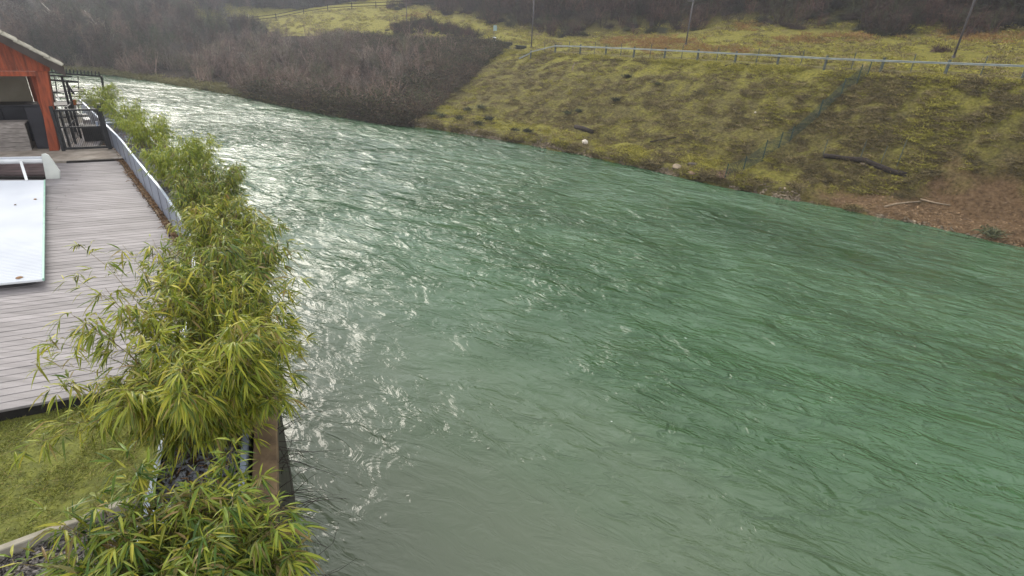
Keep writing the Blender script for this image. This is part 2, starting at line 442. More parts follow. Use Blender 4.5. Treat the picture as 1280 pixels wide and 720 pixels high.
# ================================================================== THE RIVER
def river_material():
    m, n, p = new_mat('river_water')
    tc = N(n, 'ShaderNodeTexCoord')
    def mp(sx, sy, rz=-.56):
        r0 = N(n, 'ShaderNodeMapping'); r0.inputs['Rotation'].default_value = (0, 0, -rz); n.links.new(tc.outputs['Object'], r0.inputs[0])
        x = N(n, 'ShaderNodeMapping'); x.inputs['Scale'].default_value = (sx, sy, 1); n.links.new(r0.outputs[0], x.inputs[0]); return x.outputs[0]
    def noise(src, sc, det, rough=.5, dist=0.0):
        x = N(n, 'ShaderNodeTexNoise'); x.inputs['Scale'].default_value = sc; x.inputs['Detail'].default_value = det; x.inputs['Roughness'].default_value = rough; x.inputs['Distortion'].default_value = dist
        n.links.new(src, x.inputs['Vector']); return x.outputs['Fac']
    def math_(op, a, b, c=None):
        x = N(n, 'ShaderNodeMath', operation=op)
        for k, v in enumerate((a, b, c)):
            if v is None: continue
            if isinstance(v, (int, float)): x.inputs[k].default_value = v
            else: n.links.new(v, x.inputs[k])
        return x.outputs[0]
    big = noise(mp(.55, 1.0), 1.0, 3, .5, .8)
    med = noise(mp(.42, 1.0, -.42), 2.6, 4, .55, 1.0)
    fine = noise(mp(.6, 1.0, -.7), 8.0, 3, .6, .4)
    # sharp-crested waves: fold the middle scale
    rdg = math_('ABSOLUTE', math_('SUBTRACT', med, .5), 0.0)
    calm = noise(mp(.8, 1.0), .16, 2, .5, .6)
    cal = N(n, 'ShaderNodeMapRange'); n.links.new(calm, cal.inputs[0]); cal.inputs[1].default_value = .38; cal.inputs[2].default_value = .62; cal.inputs[3].default_value = .35; cal.inputs[4].default_value = 1.2
    # water along the terrace: calmer, and painted greyer for the sky it reflects
    sx = N(n, 'ShaderNodeSeparateXYZ'); n.links.new(tc.outputs['Object'], sx.inputs[0])
    cross = math_('MULTIPLY_ADD', sx.outputs[0], .62, math_('MULTIPLY', sx.outputs[1], .78))
    cross = math_('MULTIPLY_ADD', noise(mp(.5, 1.0), .35, 3), 7.0, cross)
    def smooth(v, a, b_):
        x = N(n, 'ShaderNodeMapRange'); x.interpolation_type = 'SMOOTHSTEP'; n.links.new(v, x.inputs[0]); x.inputs[1].default_value = a; x.inputs[2].default_value = b_; return x.outputs[0]
    near = smooth(cross, 6.0, 17.0)
    ampl = math_('MULTIPLY_ADD', smooth(cross, 7.0, 20.0), 1.0, .30)
    h = math_('MULTIPLY', big, .46)
    h = math_('MULTIPLY_ADD', med, .085, h)
    h = math_('MULTIPLY_ADD', rdg, -.24, h)
    h = math_('MULTIPLY_ADD', fine, .014, h)
    h = math_('MULTIPLY', math_('MULTIPLY', h, cal.outputs[0]), ampl)
    b = N(n, 'ShaderNodeBump'); b.inputs['Distance'].default_value = 1.0; n.links.new(h, b.inputs['Height'])
    n.links.new(b.outputs[0], p.inputs['Normal'])
    cn = noise(mp(.3, 1.0), .22, 3, .5, .5)
    r = N(n, 'ShaderNodeValToRGB'); e = r.color_ramp.elements
    e[0].position = .3; e[0].color = (.026, .070, .027, 1); e[1].position = .7; e[1].color = (.058, .122, .058, 1)
    n.links.new(cn, r.inputs[0])
    sky_grey_mix = N(n, 'ShaderNodeMix', data_type='RGBA'); n.links.new(near, sky_grey_mix.inputs[0]); sky_grey_mix.inputs[6].default_value = (.095, .116, .078, 1); n.links.new(r.outputs[0], sky_grey_mix.inputs[7])  # grey of the reflected sky mixed into the base colour near the terrace
    # flecks of foam riding on the current
    fo = noise(mp(.5, 1.0), 7.0, 3, .6); pa = noise(mp(.5, 1.0), .5, 2)
    ff = math_('MULTIPLY', math_('GREATER_THAN', fo, .75), math_('GREATER_THAN', pa, .50))
    mx = N(n, 'ShaderNodeMix', data_type='RGBA'); n.links.new(ff, mx.inputs[0]); n.links.new(sky_grey_mix.outputs[2], mx.inputs[6]); mx.inputs[7].default_value = (.5, .55, .5, 1)
    n.links.new(mx.outputs[2], p.inputs['Base Color'])
    p.inputs['Roughness'].default_value = .12; p.inputs['IOR'].default_value = 1.43; p.inputs['Specular IOR Level'].default_value = .5
    return m
ww = MB()
ww.add([(-230, -30, 0), (100, -30, 0), (100, 30, 0), (20, 60, 0), (-60, 110, 0), (-230, 120, 0)], [(0, 1, 2, 3, 4, 5)])
river = ww.build('river', river_material()); tag(river, kind='structure', label='green rippled river flowing past the terrace')

# ================================================================== LEFT BANK: quay, lawn, deck
ZD = 3.8
AZ = RAD(27.0)
E1 = Vector((math.cos(AZ), math.sin(AZ), 0)); E2 = Vector((-math.sin(AZ), math.cos(AZ), 0)); EZ = Vector((0, 0, 1))
def de(a, b, z=0.0): return E1 * a + E2 * b + EZ * (ZD + z)
def e12(v): return (v.dot(E1), v.dot(E2))
# inner (terrace side) foot of the long planter, near to far
inner_px = [(136, 179), (156, 201), (174, 226), (192, 250), (217, 285)]
inner = [at(x, y, ZD + .02) for x, y in reversed(inner_px)]
near_rim = [at(150, 720, 4.4), at(190, 600, 4.4)]
near_ = [Vector((p.x, p.y, ZD)) for p in near_rim]
inner = [near_[0] + (near_[0] - near_[1]) * 1.6] + near_ + [E1 * -.88 + E2 * 6.9 + EZ * ZD, E1 * -.87 + E2 * 9.7 + EZ * ZD] + inner
def smooth_poly(P, k=8):
    P = np.array([tuple(p) for p in P]); t = np.linspace(0, len(P) - 1, (len(P) - 1) * k + 1)
    return [Vector(q) for q in catmull(P[:, None, :], t)[:, 0]]
inner_s = smooth_poly(inner)
def offset(P, d):
    out = []
    for i, p in enumerate(P):
        t = (P[min(i + 1, len(P) - 1)] - P[max(i - 1, 0)]); t.z = 0; t.normalize()
        out.append(p + Vector((t.y, -t.x, 0)) * d)
    return out
def on_e2(x, y, k):
    d = sight(x, y); return CAMP + d * ((k - CAMP.dot(E2)) / d.dot(E2))
def line_at(P, s):
    """point and direction at arc length s of a polyline"""
    for i in range(len(P) - 1):
        L = (P[i + 1] - P[i]).length
        if s <= L or i == len(P) - 2: return P[i].lerp(P[i + 1], s / L), (P[i + 1] - P[i]).normalized()
        s -= L
def plen(P): return sum((P[i + 1] - P[i]).length for i in range(len(P) - 1))
def cut_line(P, s0, s1, step=.35):
    k = max(2, int((s1 - s0) / step) + 1); return [line_at(P, s0 + (s1 - s0) * i / (k - 1))[0] for i in range(k)]

M_deck = mat('weathered_boards', (.27, .25, .255), (.165, .152, .155), rough=.62, scale=1.2, stretch=(1, 9, 1), bump=.0015, bscale=60, island=.16, spec=.35)
M_dark = mat('dark_gap', (.02, .018, .016), rough=.9)
M_white = mat('white_paint', (.72, .74, .76), (.60, .62, .63), rough=.45, scale=3)
M_slat = mat('ribbed_plastic', (.56, .59, .64), (.48, .51, .57), rough=.4, scale=1.2, spec=.4)
M_orange = mat('orange_timber', (.33, .075, .032), (.15, .04, .022), rough=.75, scale=5, stretch=(3, 3, .5), island=.15)
M_black = mat('black_metal', (.015, .015, .017), (.03, .03, .032), rough=.5, scale=6)
M_steel = mat('planter_metal', (.30, .34, .42), (.22, .25, .32), rough=.42, scale=2.5, metal=.35, stretch=(1, 1, .4))
M_rim = mat('planter_rim_metal', (.46, .53, .64), (.36, .42, .52), rough=.35, scale=3, metal=.3)
M_concr = mat('kerb_concrete', (.36, .33, .27), (.24, .22, .17), rough=.9, scale=7, bump=.002)
M_timber = mat('quay_timber', (.22, .15, .085), (.11, .075, .045), rough=.85, scale=5, stretch=(1, 1, 3), bump=.006, bscale=25)
M_tile = mat('mossy_roof_tile', (.33, .31, .26), (.16, .15, .11), rough=.9, scale=8, island=.25)
M_brown = mat('dark_fascia', (.07, .055, .05), (.045, .035, .03), rough=.8)
M_wall = mat('cream_render', (.36, .32, .25), (.28, .25, .19), rough=.9, scale=2)
M_plank = mat('grey_plank', (.30, .27, .25), (.17, .15, .14), rough=.85, scale=3, stretch=(.6, 4, 8), island=.15)
M_gravel = mat('slate_chips', (.135, .12, .112), (.055, .048, .045), rough=.6, scale=9, island=.55, spec=.4)
M_pale = mat('pale_pebbles', (.22, .23, .26), (.10, .10, .115), rough=.8, scale=9, island=.4)
M_litter = mat('dry_leaves', (.23, .13, .06), (.10, .06, .035), rough=.9, scale=20, island=.5)

# ground of the terrace: one slab down to below the water
outer_s = offset(inner_s, .74)
quay_line = offset(inner_s, .82)
# beyond the gate the quay goes on, then turns west
last_i, last_o = inner_s[-1], quay_line[-1]
ext_dir = (inner_s[-1] - inner_s[-4]).normalized()
inner_far = [last_i + ext_dir * k for k in (0, 1.5, 3.2, 5.0)]
q_far = [last_o + ext_dir * k for k in (0, 1.5, 3.2, 5.2)]
ground_poly = [Vector((p.x, p.y, 0)) for p in quay_line] + [Vector((p.x, p.y, 0)) for p in q_far[1:]] + \
    [Vector((-24, 26.5, 0)), Vector((-60, 46, 0)), Vector((-150, 60, 0)), Vector((-150, -30, 0)), Vector((quay_line[0].x + .6, -30, 0))]
def slab(name, poly, z0, z1, m):
    b = MB(); n = len(poly)
    if sum(poly[i].x * poly[(i + 1) % n].y - poly[(i + 1) % n].x * poly[i].y for i in range(n)) < 0: poly = poly[::-1]
    vs = [Vector((p.x, p.y, z1)) for p in poly] + [Vector((p.x, p.y, z0)) for p in poly]
    b.add(vs, [tuple(range(n)), tuple(reversed(range(n, 2 * n)))] + [((i + 1) % n, i, i + n, (i + 1) % n + n) for i in range(n)])
    return b.build(name, m)
M_soil = mat('dark_soil', (.07, .05, .035), (.035, .026, .018), rough=.95, scale=3)
M_quay = mat('quay_stone', (.13, .115, .09), (.05, .05, .035), rough=.9, scale=3, bump=.02, bscale=6)
tag(slab('quay_ground', ground_poly, -3, ZD - .32, M_quay), kind='structure', label='stone quay under the terrace')

# deck boards, one by one
deck = empty('deck', tuple(de(-4, 12))); tag(deck, kind='structure', label='grey boarded terrace deck')
B0, B1, BW = 6.78, 18.42, .15
def inner_e1(e2):
    """terrace-side planter foot at a given distance along E2"""
    best = None
    P = inner_s + inner_far[1:]
    for a, b in zip(P[:-1], P[1:]):
        a1, a2 = e12(a); b1, b2 = e12(b)
        if (a2 - e2) * (b2 - e2) <= 0 and abs(b2 - a2) > 1e-6: best = a1 + (b1 - a1) * (e2 - a2) / (b2 - a2)
    return best
Minv = Matrix.Translation(deck.location).inverted()
nb = int(round((B1 - B0) / BW))
mw = [M_deck]
for i in range(nb):
    a = B0 + i * BW; x1 = inner_e1(a + .07) - .13; x0 = -9.5
    joints = [x0]
    s = -6.2 + (i % 3) * 1.3
    joints += [s]; joints.append(x1)
    b = MB()
    for j in range(len(joints) - 1):
        xa, xb = joints[j] + .003, joints[j + 1] - .003
        if xb - xa < .1: continue
        zt = random.uniform(-.0015, .0015)
        A_, B_ = a + .004, a + BW - .005
        prof = [(A_, -.03), (A_, -.004), (A_ + .004, 0), (B_ - .004, 0), (B_, -.004), (B_, -.03)]
        poly = [E1 * xa + E2 * e + EZ * (ZD + z + zt) - Vector(deck.location) for e, z in prof]
        b.prism(poly, E1 * (xb - xa))
    o = b.build('deck_board', M_deck, deck)
# joists under the boards, dark end beam
b = MB()
for e in (-9, -7.5, -6, -4.5, -3, -1.9):
    hi = B1 if e < -3.9 else (14.5 if e < -2.9 else 13.0)
    b.box(E1 * e + E2 * (B0 + hi) / 2 + EZ * (ZD - .09) - deck.location, (.06, hi - B0 - .04, .115), (E1, E2, EZ))
b.box(E1 * -5.5 + E2 * (B0 + .07) + EZ * (ZD - .16) - deck.location, (8.2, .05, .24), (E1, E2, EZ))
b.build('joists', M_dark, deck)
tag(slab('deck_underside', [de(-9.5, B0 + .12), de(-.75, B0 + .12), de(-1.35, 12.2), de(-2.9, 18.4), de(-9.5, 18.4)], ZD - .31, ZD - .18, M_dark), kind='structure')

# stone step, drain and the terrace beyond the gate
st = MB(); st.box(de(-5.6, 19.15, -.02), (7.0, 1.32, .16), (E1, E2, EZ))
M_step = mat('worn_stone', (.34, .30, .26), (.19, .16, .13), rough=.9, scale=3.5, bump=.004)
tag(st.build('stone_step', M_step, bevel=.01), kind='structure', label='worn stone threshold slab in front of the gate and the orange building')
dr = empty('drain_channel', tuple(de(-3.4, 18.47, .02))); tag(dr, 'narrow black slotted drain at the far end of the deck below the gate', 'drain')
b = MB(); b.box((0, 0, -.01), (1.42, .085, .05), (E1, E2, EZ)); b.build('channel', M_dark, dr)
b = MB()
for k in range(34): b.box(E1 * (-.68 + k * .041) + EZ * .02, (.016, .07, .012), (E1, E2, EZ))
b.build('grating', M_black, dr)
t2 = empty('upper_terrace', tuple(de(-4.5, 21.5))); tag(t2, kind='structure', label='boarded terrace beyond the black gate')
for i in range(40):
    e = -9.4 + i * .145; hi = 24.3
    if e > -4.6: hi = 20.7 + max(0.0, (-3.55 - e)) / .27
    hi = min(hi, 24.3)
    if hi < 20.2: break
    b = MB(); b.box(de(e, (19.83 + hi) / 2, .0) - t2.location, (.139, hi - 19.83, .05), (E1, E2, EZ)); b.build('deck_board', M_plank if i % 3 else M_deck, t2)

# lawn, kerb and slate bed at the near end
ZL = ZD - .17
K0, K1 = at(-40, 705, ZL + .04), at(192, 618, ZL + .04)
kd = (K1 - K0).normalized(); kn = Vector((-kd.y, kd.x, 0))
kb = K1 + kd * .15
lawn_poly = [K0 - kd * 4, kb, E1 * -1.0 + E2 * (B0 + .1), E1 * -12 + E2 * (B0 + .1)]
kb_ = kb
M_lawn = mat('lawn_ground', (.17, .18, .035), (.085, .095, .022), rough=.95, scale=9, bump=.01, bscale=40)
lw = slab('lawn', lawn_poly, ZD - .33, ZL, M_lawn); tag(lw, kind='structure', label='mossy yellow green lawn between the deck and the kerb')
gb = slab('slate_bed', [K0 - kd * 4 - kn * 5, kb - kn * 5, kb - kn * .06, K0 - kd * 4 - kn * .06], ZD - .33, ZL - .02, M_gravel); tag(gb, kind='structure', label='bed of dark slate chips below the kerb')
ke = empty('kerb', tuple(K0)); tag(ke, kind='structure', label='low concrete kerb between lawn and slate chips')
L = (kb - K0).length + 2
s = -2.0
while s < L - 2:
    b = MB(); c = kd * (s + .49) + EZ * random.uniform(-.004, .004); b.box(c - EZ * .02, (.975, .075, .13), (kd, kn, EZ)); b.build('kerb_stone', M_concr, ke, bevel=.008); s += .985

# grass of the lawn and the slate chips
def in_poly(P, poly):
    x, y = P[:, 0], P[:, 1]; c = np.zeros(len(P), bool); n = len(poly)
    for i in range(n):
        a, b = poly[i], poly[(i + 1) % n]
        k = ((a.y > y) != (b.y > y)) & (x < (b.x - a.x) * (y - a.y) / (b.y - a.y + 1e-12) + a.x); c ^= k
    return c
P = np.stack([rng.uniform(-7.5, -1.5, 210000), rng.uniform(2.5, 8, 210000), np.full(210000, ZL)], 1)
P = P[in_poly(P, lawn_poly)]
dn = fbm(P[:, 0] * 3, P[:, 1] * 3, 3); P = P[rng.random(len(P)) < np.clip((dn - .28) * 3.4, .12, 1)][:75000]
n = len(P); D = rng.normal(size=(n, 3)) * .75; D[:, 2] = rng.uniform(.3, 1.1, n); D /= np.linalg.norm(D, axis=1, keepdims=True)
V, Fc = ribbons(P, D, rng.uniform(.025, .065, n), rng.uniform(.004, .008, n), .3, seg=2)
M_grass = leaf_mat('lawn_blades', [(.07, .09, .02), (.20, .22, .04), (.30, .31, .06), (.14, .17, .03), (.36, .29, .11)], .25, .7)
tag(link('lawn_grass', np_mesh('lawn_grass', V, Fc), M_grass), 'short mossy yellow green grass of the lawn beside the deck', 'grass', kind='stuff')
def chips(name, P, smin, smax, m, flat=.35):
    n = len(P); base = np.array([(-1, -.6, -.5), (1, -.7, -.4), (.8, .7, -.5), (-.9, .6, -.4), (-.7, -.5, .5), (.8, -.5, .4), (.6, .6, .5), (-.6, .5, .4)])
    F0 = np.array([(0, 3, 2), (0, 2, 1), (4, 5, 6), (4, 6, 7), (0, 1, 5), (0, 5, 4), (1, 2, 6), (1, 6, 5), (2, 3, 7), (2, 7, 6), (3, 0, 4), (3, 4, 7)])
    S = rng.uniform(smin, smax, (n, 1, 1)) * np.stack([rng.uniform(.7, 1.3, n), rng.uniform(.4, .9, n), rng.uniform(.6, 1.2, n) * flat], 1)[:, None]
    V = (base[None] + rng.normal(0, .12, (n, 8, 3))) * S
    ax, ay, az = rng.normal(0, .45, n), rng.normal(0, .45, n), rng.uniform(0, 6.28, n)
    def R(V, i, j, a):
        c, s = np.cos(a)[:, None], np.sin(a)[:, None]; x, y = V[..., i].copy(), V[..., j].copy(); V[..., i] = c * x - s * y; V[..., j] = s * x + c * y
    R(V, 1, 2, ax); R(V, 0, 2, ay); R(V, 0, 1, az)
    V += P[:, None]
    FF = (F0[None] + (np.arange(n) * 8)[:, None, None]).reshape(-1, 3)
    return np_mesh(name, V.reshape(-1, 3), FF)
P = np.stack([rng.uniform(-5.6, -1.6, 60000), rng.uniform(1.4, 4.6, 60000), np.full(60000, ZL)], 1)
kk = (P[:, 0] - K0.x) * kn.x + (P[:, 1] - K0.y) * kn.y
P = P[(kk < -.05) & (kk > -2.4) & in_poly(P, ground_poly) & (P[:, 0] * E1.x + P[:, 1] * E1.y < -1.0)][:15000]; P[:, 2] += rng.uniform(-.012, .02, len(P))
o = link('slate_chips', chips('slate_chips', P, .012, .03, M_gravel), M_gravel); tag(o, 'dark grey slate chips filling the bed below the kerb', 'gravel', kind='stuff')

# ---------------------------------------------------------------- planters along the quay
TOTAL = plen(inner_s)
def s_of_e2(e2):
    best = (1e9, 0); s = 0
    for i, p in enumerate(inner_s):
        if i: s += (p - inner_s[i - 1]).length
        d = abs(e12(p)[1] - e2)
        if d < best[0]: best = (d, s)
    return best[1]
def planter(name, P, label, bed_m, seg_len=.95, zt=.6, group='metal planters along the quay'):
    """P: terrace-side foot line; metal sheets, rims and a bed of stones"""
    t = empty('planter', tuple(P[0])); tag(t, label, 'planter', group); o0 = Vector(t.location)
    L = plen(P); O = offset(P, .70)
    k = max(1, int(round(L / seg_len)))
    for side, Q in (('in', P), ('out', O)):
        Lq = plen(Q)
        for i in range(k):
            seg = cut_line(Q, Lq * i / k + .006, Lq * (i + 1) / k - .006, .3)
            b = MB()
            for a, c in zip(seg[:-1], seg[1:]):
                d = (c - a).normalized(); nn = Vector((d.y, -d.x, 0))
                b.box((a + c) / 2 - o0 + EZ * (zt / 2 + .0), ((c - a).length, .012, zt), (d, nn, EZ))
            b.build('side_panel', M_steel, t)
            # the joint between two sheets: a dark narrow batten
            if i:
                p, d = line_at(Q, Lq * i / k); nn = Vector((d.y, -d.x, 0))
                b = MB(); b.box(p - o0 + EZ * (zt / 2), (.022, .02, zt - .01), (d, nn, EZ)); b.build('batten', M_brown, t)
        b = MB(); off = (Q is P)
        seg = cut_line(Q, 0, Lq, .3)
        for a, c in zip(seg[:-1], seg[1:]):
            d = (c - a).normalized(); nn = Vector((d.y, -d.x, 0)) * (1 if side == 'in' else -1)
            b.box((a + c) / 2 - o0 + EZ * (zt + .004) + nn * .014, ((c - a).length + .004, .045, .01), (d, Vector((d.y, -d.x, 0)), EZ))
        b.build('rim', M_rim, t)
    for Pq, Oq, sg in ((P[0], O[0], 1), (P[-1], O[-1], -1)):
        d = (Oq - Pq).normalized(); nn = Vector((-d.y, d.x, 0))
        b = MB(); b.box((Pq + Oq) / 2 - o0 + EZ * (zt / 2 - .01) + nn * .01 * sg, (.69, .012, zt - .02), (d, nn, EZ)); b.build('end_panel', M_steel, t)
        b = MB(); b.box((Pq + Oq) / 2 - o0 + EZ * (zt + .012) + nn * .02 * sg, (.7, .05, .01), (d, nn, EZ)); b.build('rim', M_rim, t)
    # bed
    b = MB(); n = len(P)
    vs = [p - o0 + EZ * (zt - .09) for p in P] + [p - o0 + EZ * (zt - .09) for p in O]
    b.add(vs, [(i, i + n, i + 1 + n, i + 1) for i in range(n - 1)]); b.build('soil', M_soil, t)
    cnt = int(L * 900); S = rng.uniform(0, L, cnt); Wd = rng.uniform(.03, .67, cnt)
    pts = []
    for s_, w_ in zip(S, Wd):
        p, d = line_at(P, s_); pts.append(tuple(p + Vector((d.y, -d.x, 0)) * w_ - o0 + EZ * (zt - .075)))
    o = link('stones', chips('stones', np.array(pts), .014, .034, bed_m), bed_m, t); tag(o, kind='stuff')
    return t
s_mid = s_of_e2(3.86)
P1 = cut_line(inner_s, .2, s_mid - .04, .3); P2 = cut_line(inner_s, s_mid + .04, TOTAL - .05, .3)
planter('planter', P1, 'grey metal planter holding the nearest bamboo at the bottom of the photo', M_gravel)
planter('planter', P2, 'long curved grey metal planter running along the deck up to the gate', M_pale)
P3 = cut_line(inner_far, .35, plen(inner_far), .4)
planter('planter', P3, 'ribbed grey metal planter beyond the gate under the farthest bamboo', M_pale)

# dry leaves gathered at the foot of the planter
pts = []
for k in range(2600):
    s = random.uniform(s_of_e2(7), TOTAL - .2); p, d = line_at(inner_s, s)
    pts.append(tuple(p + Vector((-d.y, d.x, 0)) * abs(random.gauss(0, .07)) + EZ * random.uniform(.0, .03)))
P = np.array(pts); n = len(P); D = rng.normal(size=(n, 3)); D[:, 2] *= .3; D /= np.linalg.norm(D, axis=1, keepdims=True)
V, Fc = leaves(P, D, rng.uniform(.05, .12, n), rng.uniform(.015, .03, n), rng.uniform(-.1, .2, n))
tag(link('leaf_litter', np_mesh('leaf_litter', V, Fc), M_litter), 'brown dry leaves gathered along the foot of the planter', 'leaves', kind='stuff')
b = MB()
Lg = cut_line(inner_s, s_of_e2(7.0), TOTAL - .1, .4)
for a, c in zip(Lg[:-1], Lg[1:]):
    d = (c - a).normalized(); nn = Vector((-d.y, d.x, 0)); b.box((a + c) / 2 + nn * .06 - EZ * .06, ((c - a).length, .10, .13), (d, nn, EZ))
tag(b.build('timber_edging', M_timber), kind='structure', label='brown timber edging between deck and planter')

pts = []
for k in range(1500):
    s = random.uniform(0, TOTAL - .5); p, d = line_at(inner_s, s)
    pts.append(tuple(p + Vector((d.y, -d.x, 0)) * random.uniform(.06, .64) + EZ * random.uniform(.535, .56)))
P = np.array(pts); n = len(P); D = rng.normal(size=(n, 3)); D[:, 2] *= .25; D /= np.linalg.norm(D, axis=1, keepdims=True)
V, Fc = leaves(P, D, rng.uniform(.06, .14, n), rng.uniform(.012, .02, n), rng.uniform(-.1, .2, n))
tag(link('fallen_bamboo_leaves', np_mesh('fallen_bamboo_leaves', V, Fc), M_litter), 'dry brown bamboo leaves lying on the stones in the planters', 'leaves', kind='stuff')

# timber capping on the quay wall
qp = empty('quay_capping', tuple(quay_line[0])); tag(qp, kind='structure', label='brown timber beams capping the quay wall on the river side')
cap = offset(inner_s, .70 + .15); Lc = plen(cap); s = .1
while s < Lc - .3:
    L1 = min(1.9, Lc - s); seg = cut_line(cap, s + .006, s + L1 - .006, .5); b = MB(); dz = random.uniform(-.008, .008)
    for a, c in zip(seg[:-1], seg[1:]):
        d = (c - a).normalized(); nn = Vector((d.y, -d.x, 0)); b.box((a + c) / 2 - quay_line[0] + EZ * (.46 + dz), ((c - a).length + .002, .20, .14), (d, nn, EZ))
    b.build('timber_beam', M_timber, qp, bevel=.006); s += L1
b = MB()
seg = cut_line(cap, 0, Lc, .6)
for a, c in zip(seg[:-1], seg[1:]):
    d = (c - a).normalized(); nn = Vector((d.y, -d.x, 0)); b.box((a + c) / 2 - nn * .05 - quay_line[0] + EZ * (-1.7), ((c - a).length, .12, 4.18), (d, nn, EZ))
b.build('wall_boards', mat('wet_dark_wall', (.05, .045, .03), (.02, .02, .014), rough=.8, scale=6, bump=.02, bscale=10), qp)

# ================================================================== COVER WITH ITS ROLLER (left)
cv = empty('ribbed_cover', tuple(at(30, 290, ZD))); tag(cv, 'pale blue white ribbed cover sheet lying over the deck at the left', 'cover'); o0 = Vector(cv.location)
zc = ZD + .12
c_fr, c_nr = at(56, 226, zc), at(54.5, 350, zc)
c_fl, c_nl = at(-60, 227, zc), at(-60, 361, zc)
b = MB(); NRIB = 96
for i in range(NRIB):
    t0, t1 = i / NRIB, (i + .86) / NRIB; tm = (t0 + t1) / 2
    j = random.uniform(-.004, .004)
    poly = []
    for t, z in ((t0, 0), (t0, .012), (tm, .022), (t1, .012), (t1, 0)):
        poly.append(c_fr.lerp(c_nr, t) + EZ * z - o0 + (c_fr - c_fl).normalized() * j)
    vec = c_fl.lerp(c_nl, tm) - c_fr.lerp(c_nr, tm)
    b.prism(poly, vec)
b.build('ribs', M_slat, cv)
b = MB(); b.add([p - o0 + EZ * z for z in (-.02, .004) for p in (c_fr, c_nr, c_nl, c_fl)], [(3, 2, 1, 0), (4, 5, 6, 7), (0, 1, 5, 4), (1, 2, 6, 5), (2, 3, 7, 6), (3, 0, 4, 7)])
b.build('underlay', M_white, cv)
M_green = mat('green_edge', (.30, .52, .42), (.24, .42, .34), rough=.5)
b = MB(); b.beam(c_fr - o0 + EZ * .008, c_nr - o0 + EZ * .008, .025, .04); b.build('edge_strip', M_green, cv)
b = MB()
for q in (.04, .5, .96):
    p = c_fr.lerp(c_nr, q) - o0; pl = c_fl.lerp(c_nl, q) - o0
    b.beam(p + EZ * -.07 - (p - pl).normalized() * .12, pl + EZ * -.07, .06, .095)
b.build('bearers', M_dark, cv)['kind'] = 'stuff'
b = MB()
for x, y, s_ in ((44, 249, .03), (19, 256, .02), (24, 347, .05)):
    p = at(x, y, zc + .025) - o0; b.tube([p, p + EZ * .012], [s_, s_ * .6], 7)
b.build('fallen_leaves', M_litter, cv)['kind'] = 'stuff'

rb = empty('cover_roller', tuple(at(40, 224, ZD))); tag(rb, 'white roller beam with sloping end plate at the far end of the ribbed cover', 'roller'); o0 = Vector(rb.location)
g0 = at(57, 224, ZD); g1 = at(75, 223.5, ZD); d = (g1 - g0).normalized(); nn = Vector((-d.y, d.x, 0)); wl = (g1 - g0).length
kE = nn.dot(g0)
def on_pl(x, y, nrm, k):
    dd = sight(x, y); return CAMP + dd * ((k - CAMP.dot(nrm)) / dd.dot(nrm))
pts = [on_pl(x, y, nn, kE) for x, y in ((57.5, 224), (75, 223.5), (74.5, 214), (64, 199), (60, 194), (56, 192), (51.5, 193))]
b = MB(); b.prism([p - o0 for p in pts], nn * .05); b.build('end_plate', mat('ivory_paint', (.66, .68, .64), (.56, .58, .55), rough=.5), rb, bevel=.006)
pa, pb = on_pl(52, 197.5, nn, kE), on_pl(53, 205, nn, kE)
pc = (pa + pb) / 2; hb = (pa - pb).length
L0 = pc - d * 3.2
b = MB(); b.tube([L0 - o0 + nn * .08, pc - o0 + nn * .08], hb * .5, 12); b.build('roller', M_white, rb, smooth=False)
b = MB(); b.beam(L0 - o0 + nn * .08 + EZ * (hb * .46), pc - o0 + nn * .08 + EZ * (hb * .46), .11, .03); b.build('cap_rail', M_slat, rb)
q0 = on_pl(26, 202, nn, kE + .0); q1 = at(33.5, 226, zc + .02)
b = MB(); b.beam(q0 - o0, q1 - o0, .055, .03); b.build('strap', M_white, rb)
b = MB(); q = L0 - Vector((0, 0, 0)); b.box(Vector((q.x, q.y, ZD + (q.z - ZD) / 2)) - o0, (.06, .06, q.z - ZD), (d, nn, EZ)); b.build('leg', M_white, rb)
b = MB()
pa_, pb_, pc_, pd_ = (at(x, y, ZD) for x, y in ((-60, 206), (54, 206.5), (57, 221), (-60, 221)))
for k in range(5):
    t0, t1 = k / 5, k / 5 + .185; b = MB(); b.prism([p - o0 + EZ * .004 for p in (pa_.lerp(pd_, t0), pb_.lerp(pc_, t0), pb_.lerp(pc_, t1), pa_.lerp(pd_, t1))], EZ * .05); b.build('lid_or_shade_board', mat('deck_shade_brown', (.10, .07, .07), (.055, .04, .04), rough=.7, scale=4, island=.2), rb)  # added brown boards, coloured dark for the shadow lying on the deck here
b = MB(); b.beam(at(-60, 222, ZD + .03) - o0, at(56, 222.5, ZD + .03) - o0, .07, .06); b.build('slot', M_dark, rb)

# ================================================================== ORANGE BUILDING
ho = empty('timber_building', tuple(de(-6, 19.75))); tag(ho, 'orange red timber building with tiled roof at the left edge beside the black gate', 'building'); o0 = Vector(ho.location)
E2H = Vector((-.675, .738, 0))
def hp(a, b_, z): return E1 * a + E2 * 19.75 + E2H * (b_ - 19.75) + EZ * (ZD + z) - o0
EW = 19.75
def hbox(name, a0, a1, b0, b1, z0, z1, m, bevel=0.0):
    b = MB(); b.box(hp((a0 + a1) / 2, (b0 + b1) / 2, (z0 + z1) / 2), (abs(a1 - a0), abs(b1 - b0), abs(z1 - z0)), (E1, E2H, EZ)); return b.build(name, m, ho, bevel=bevel)
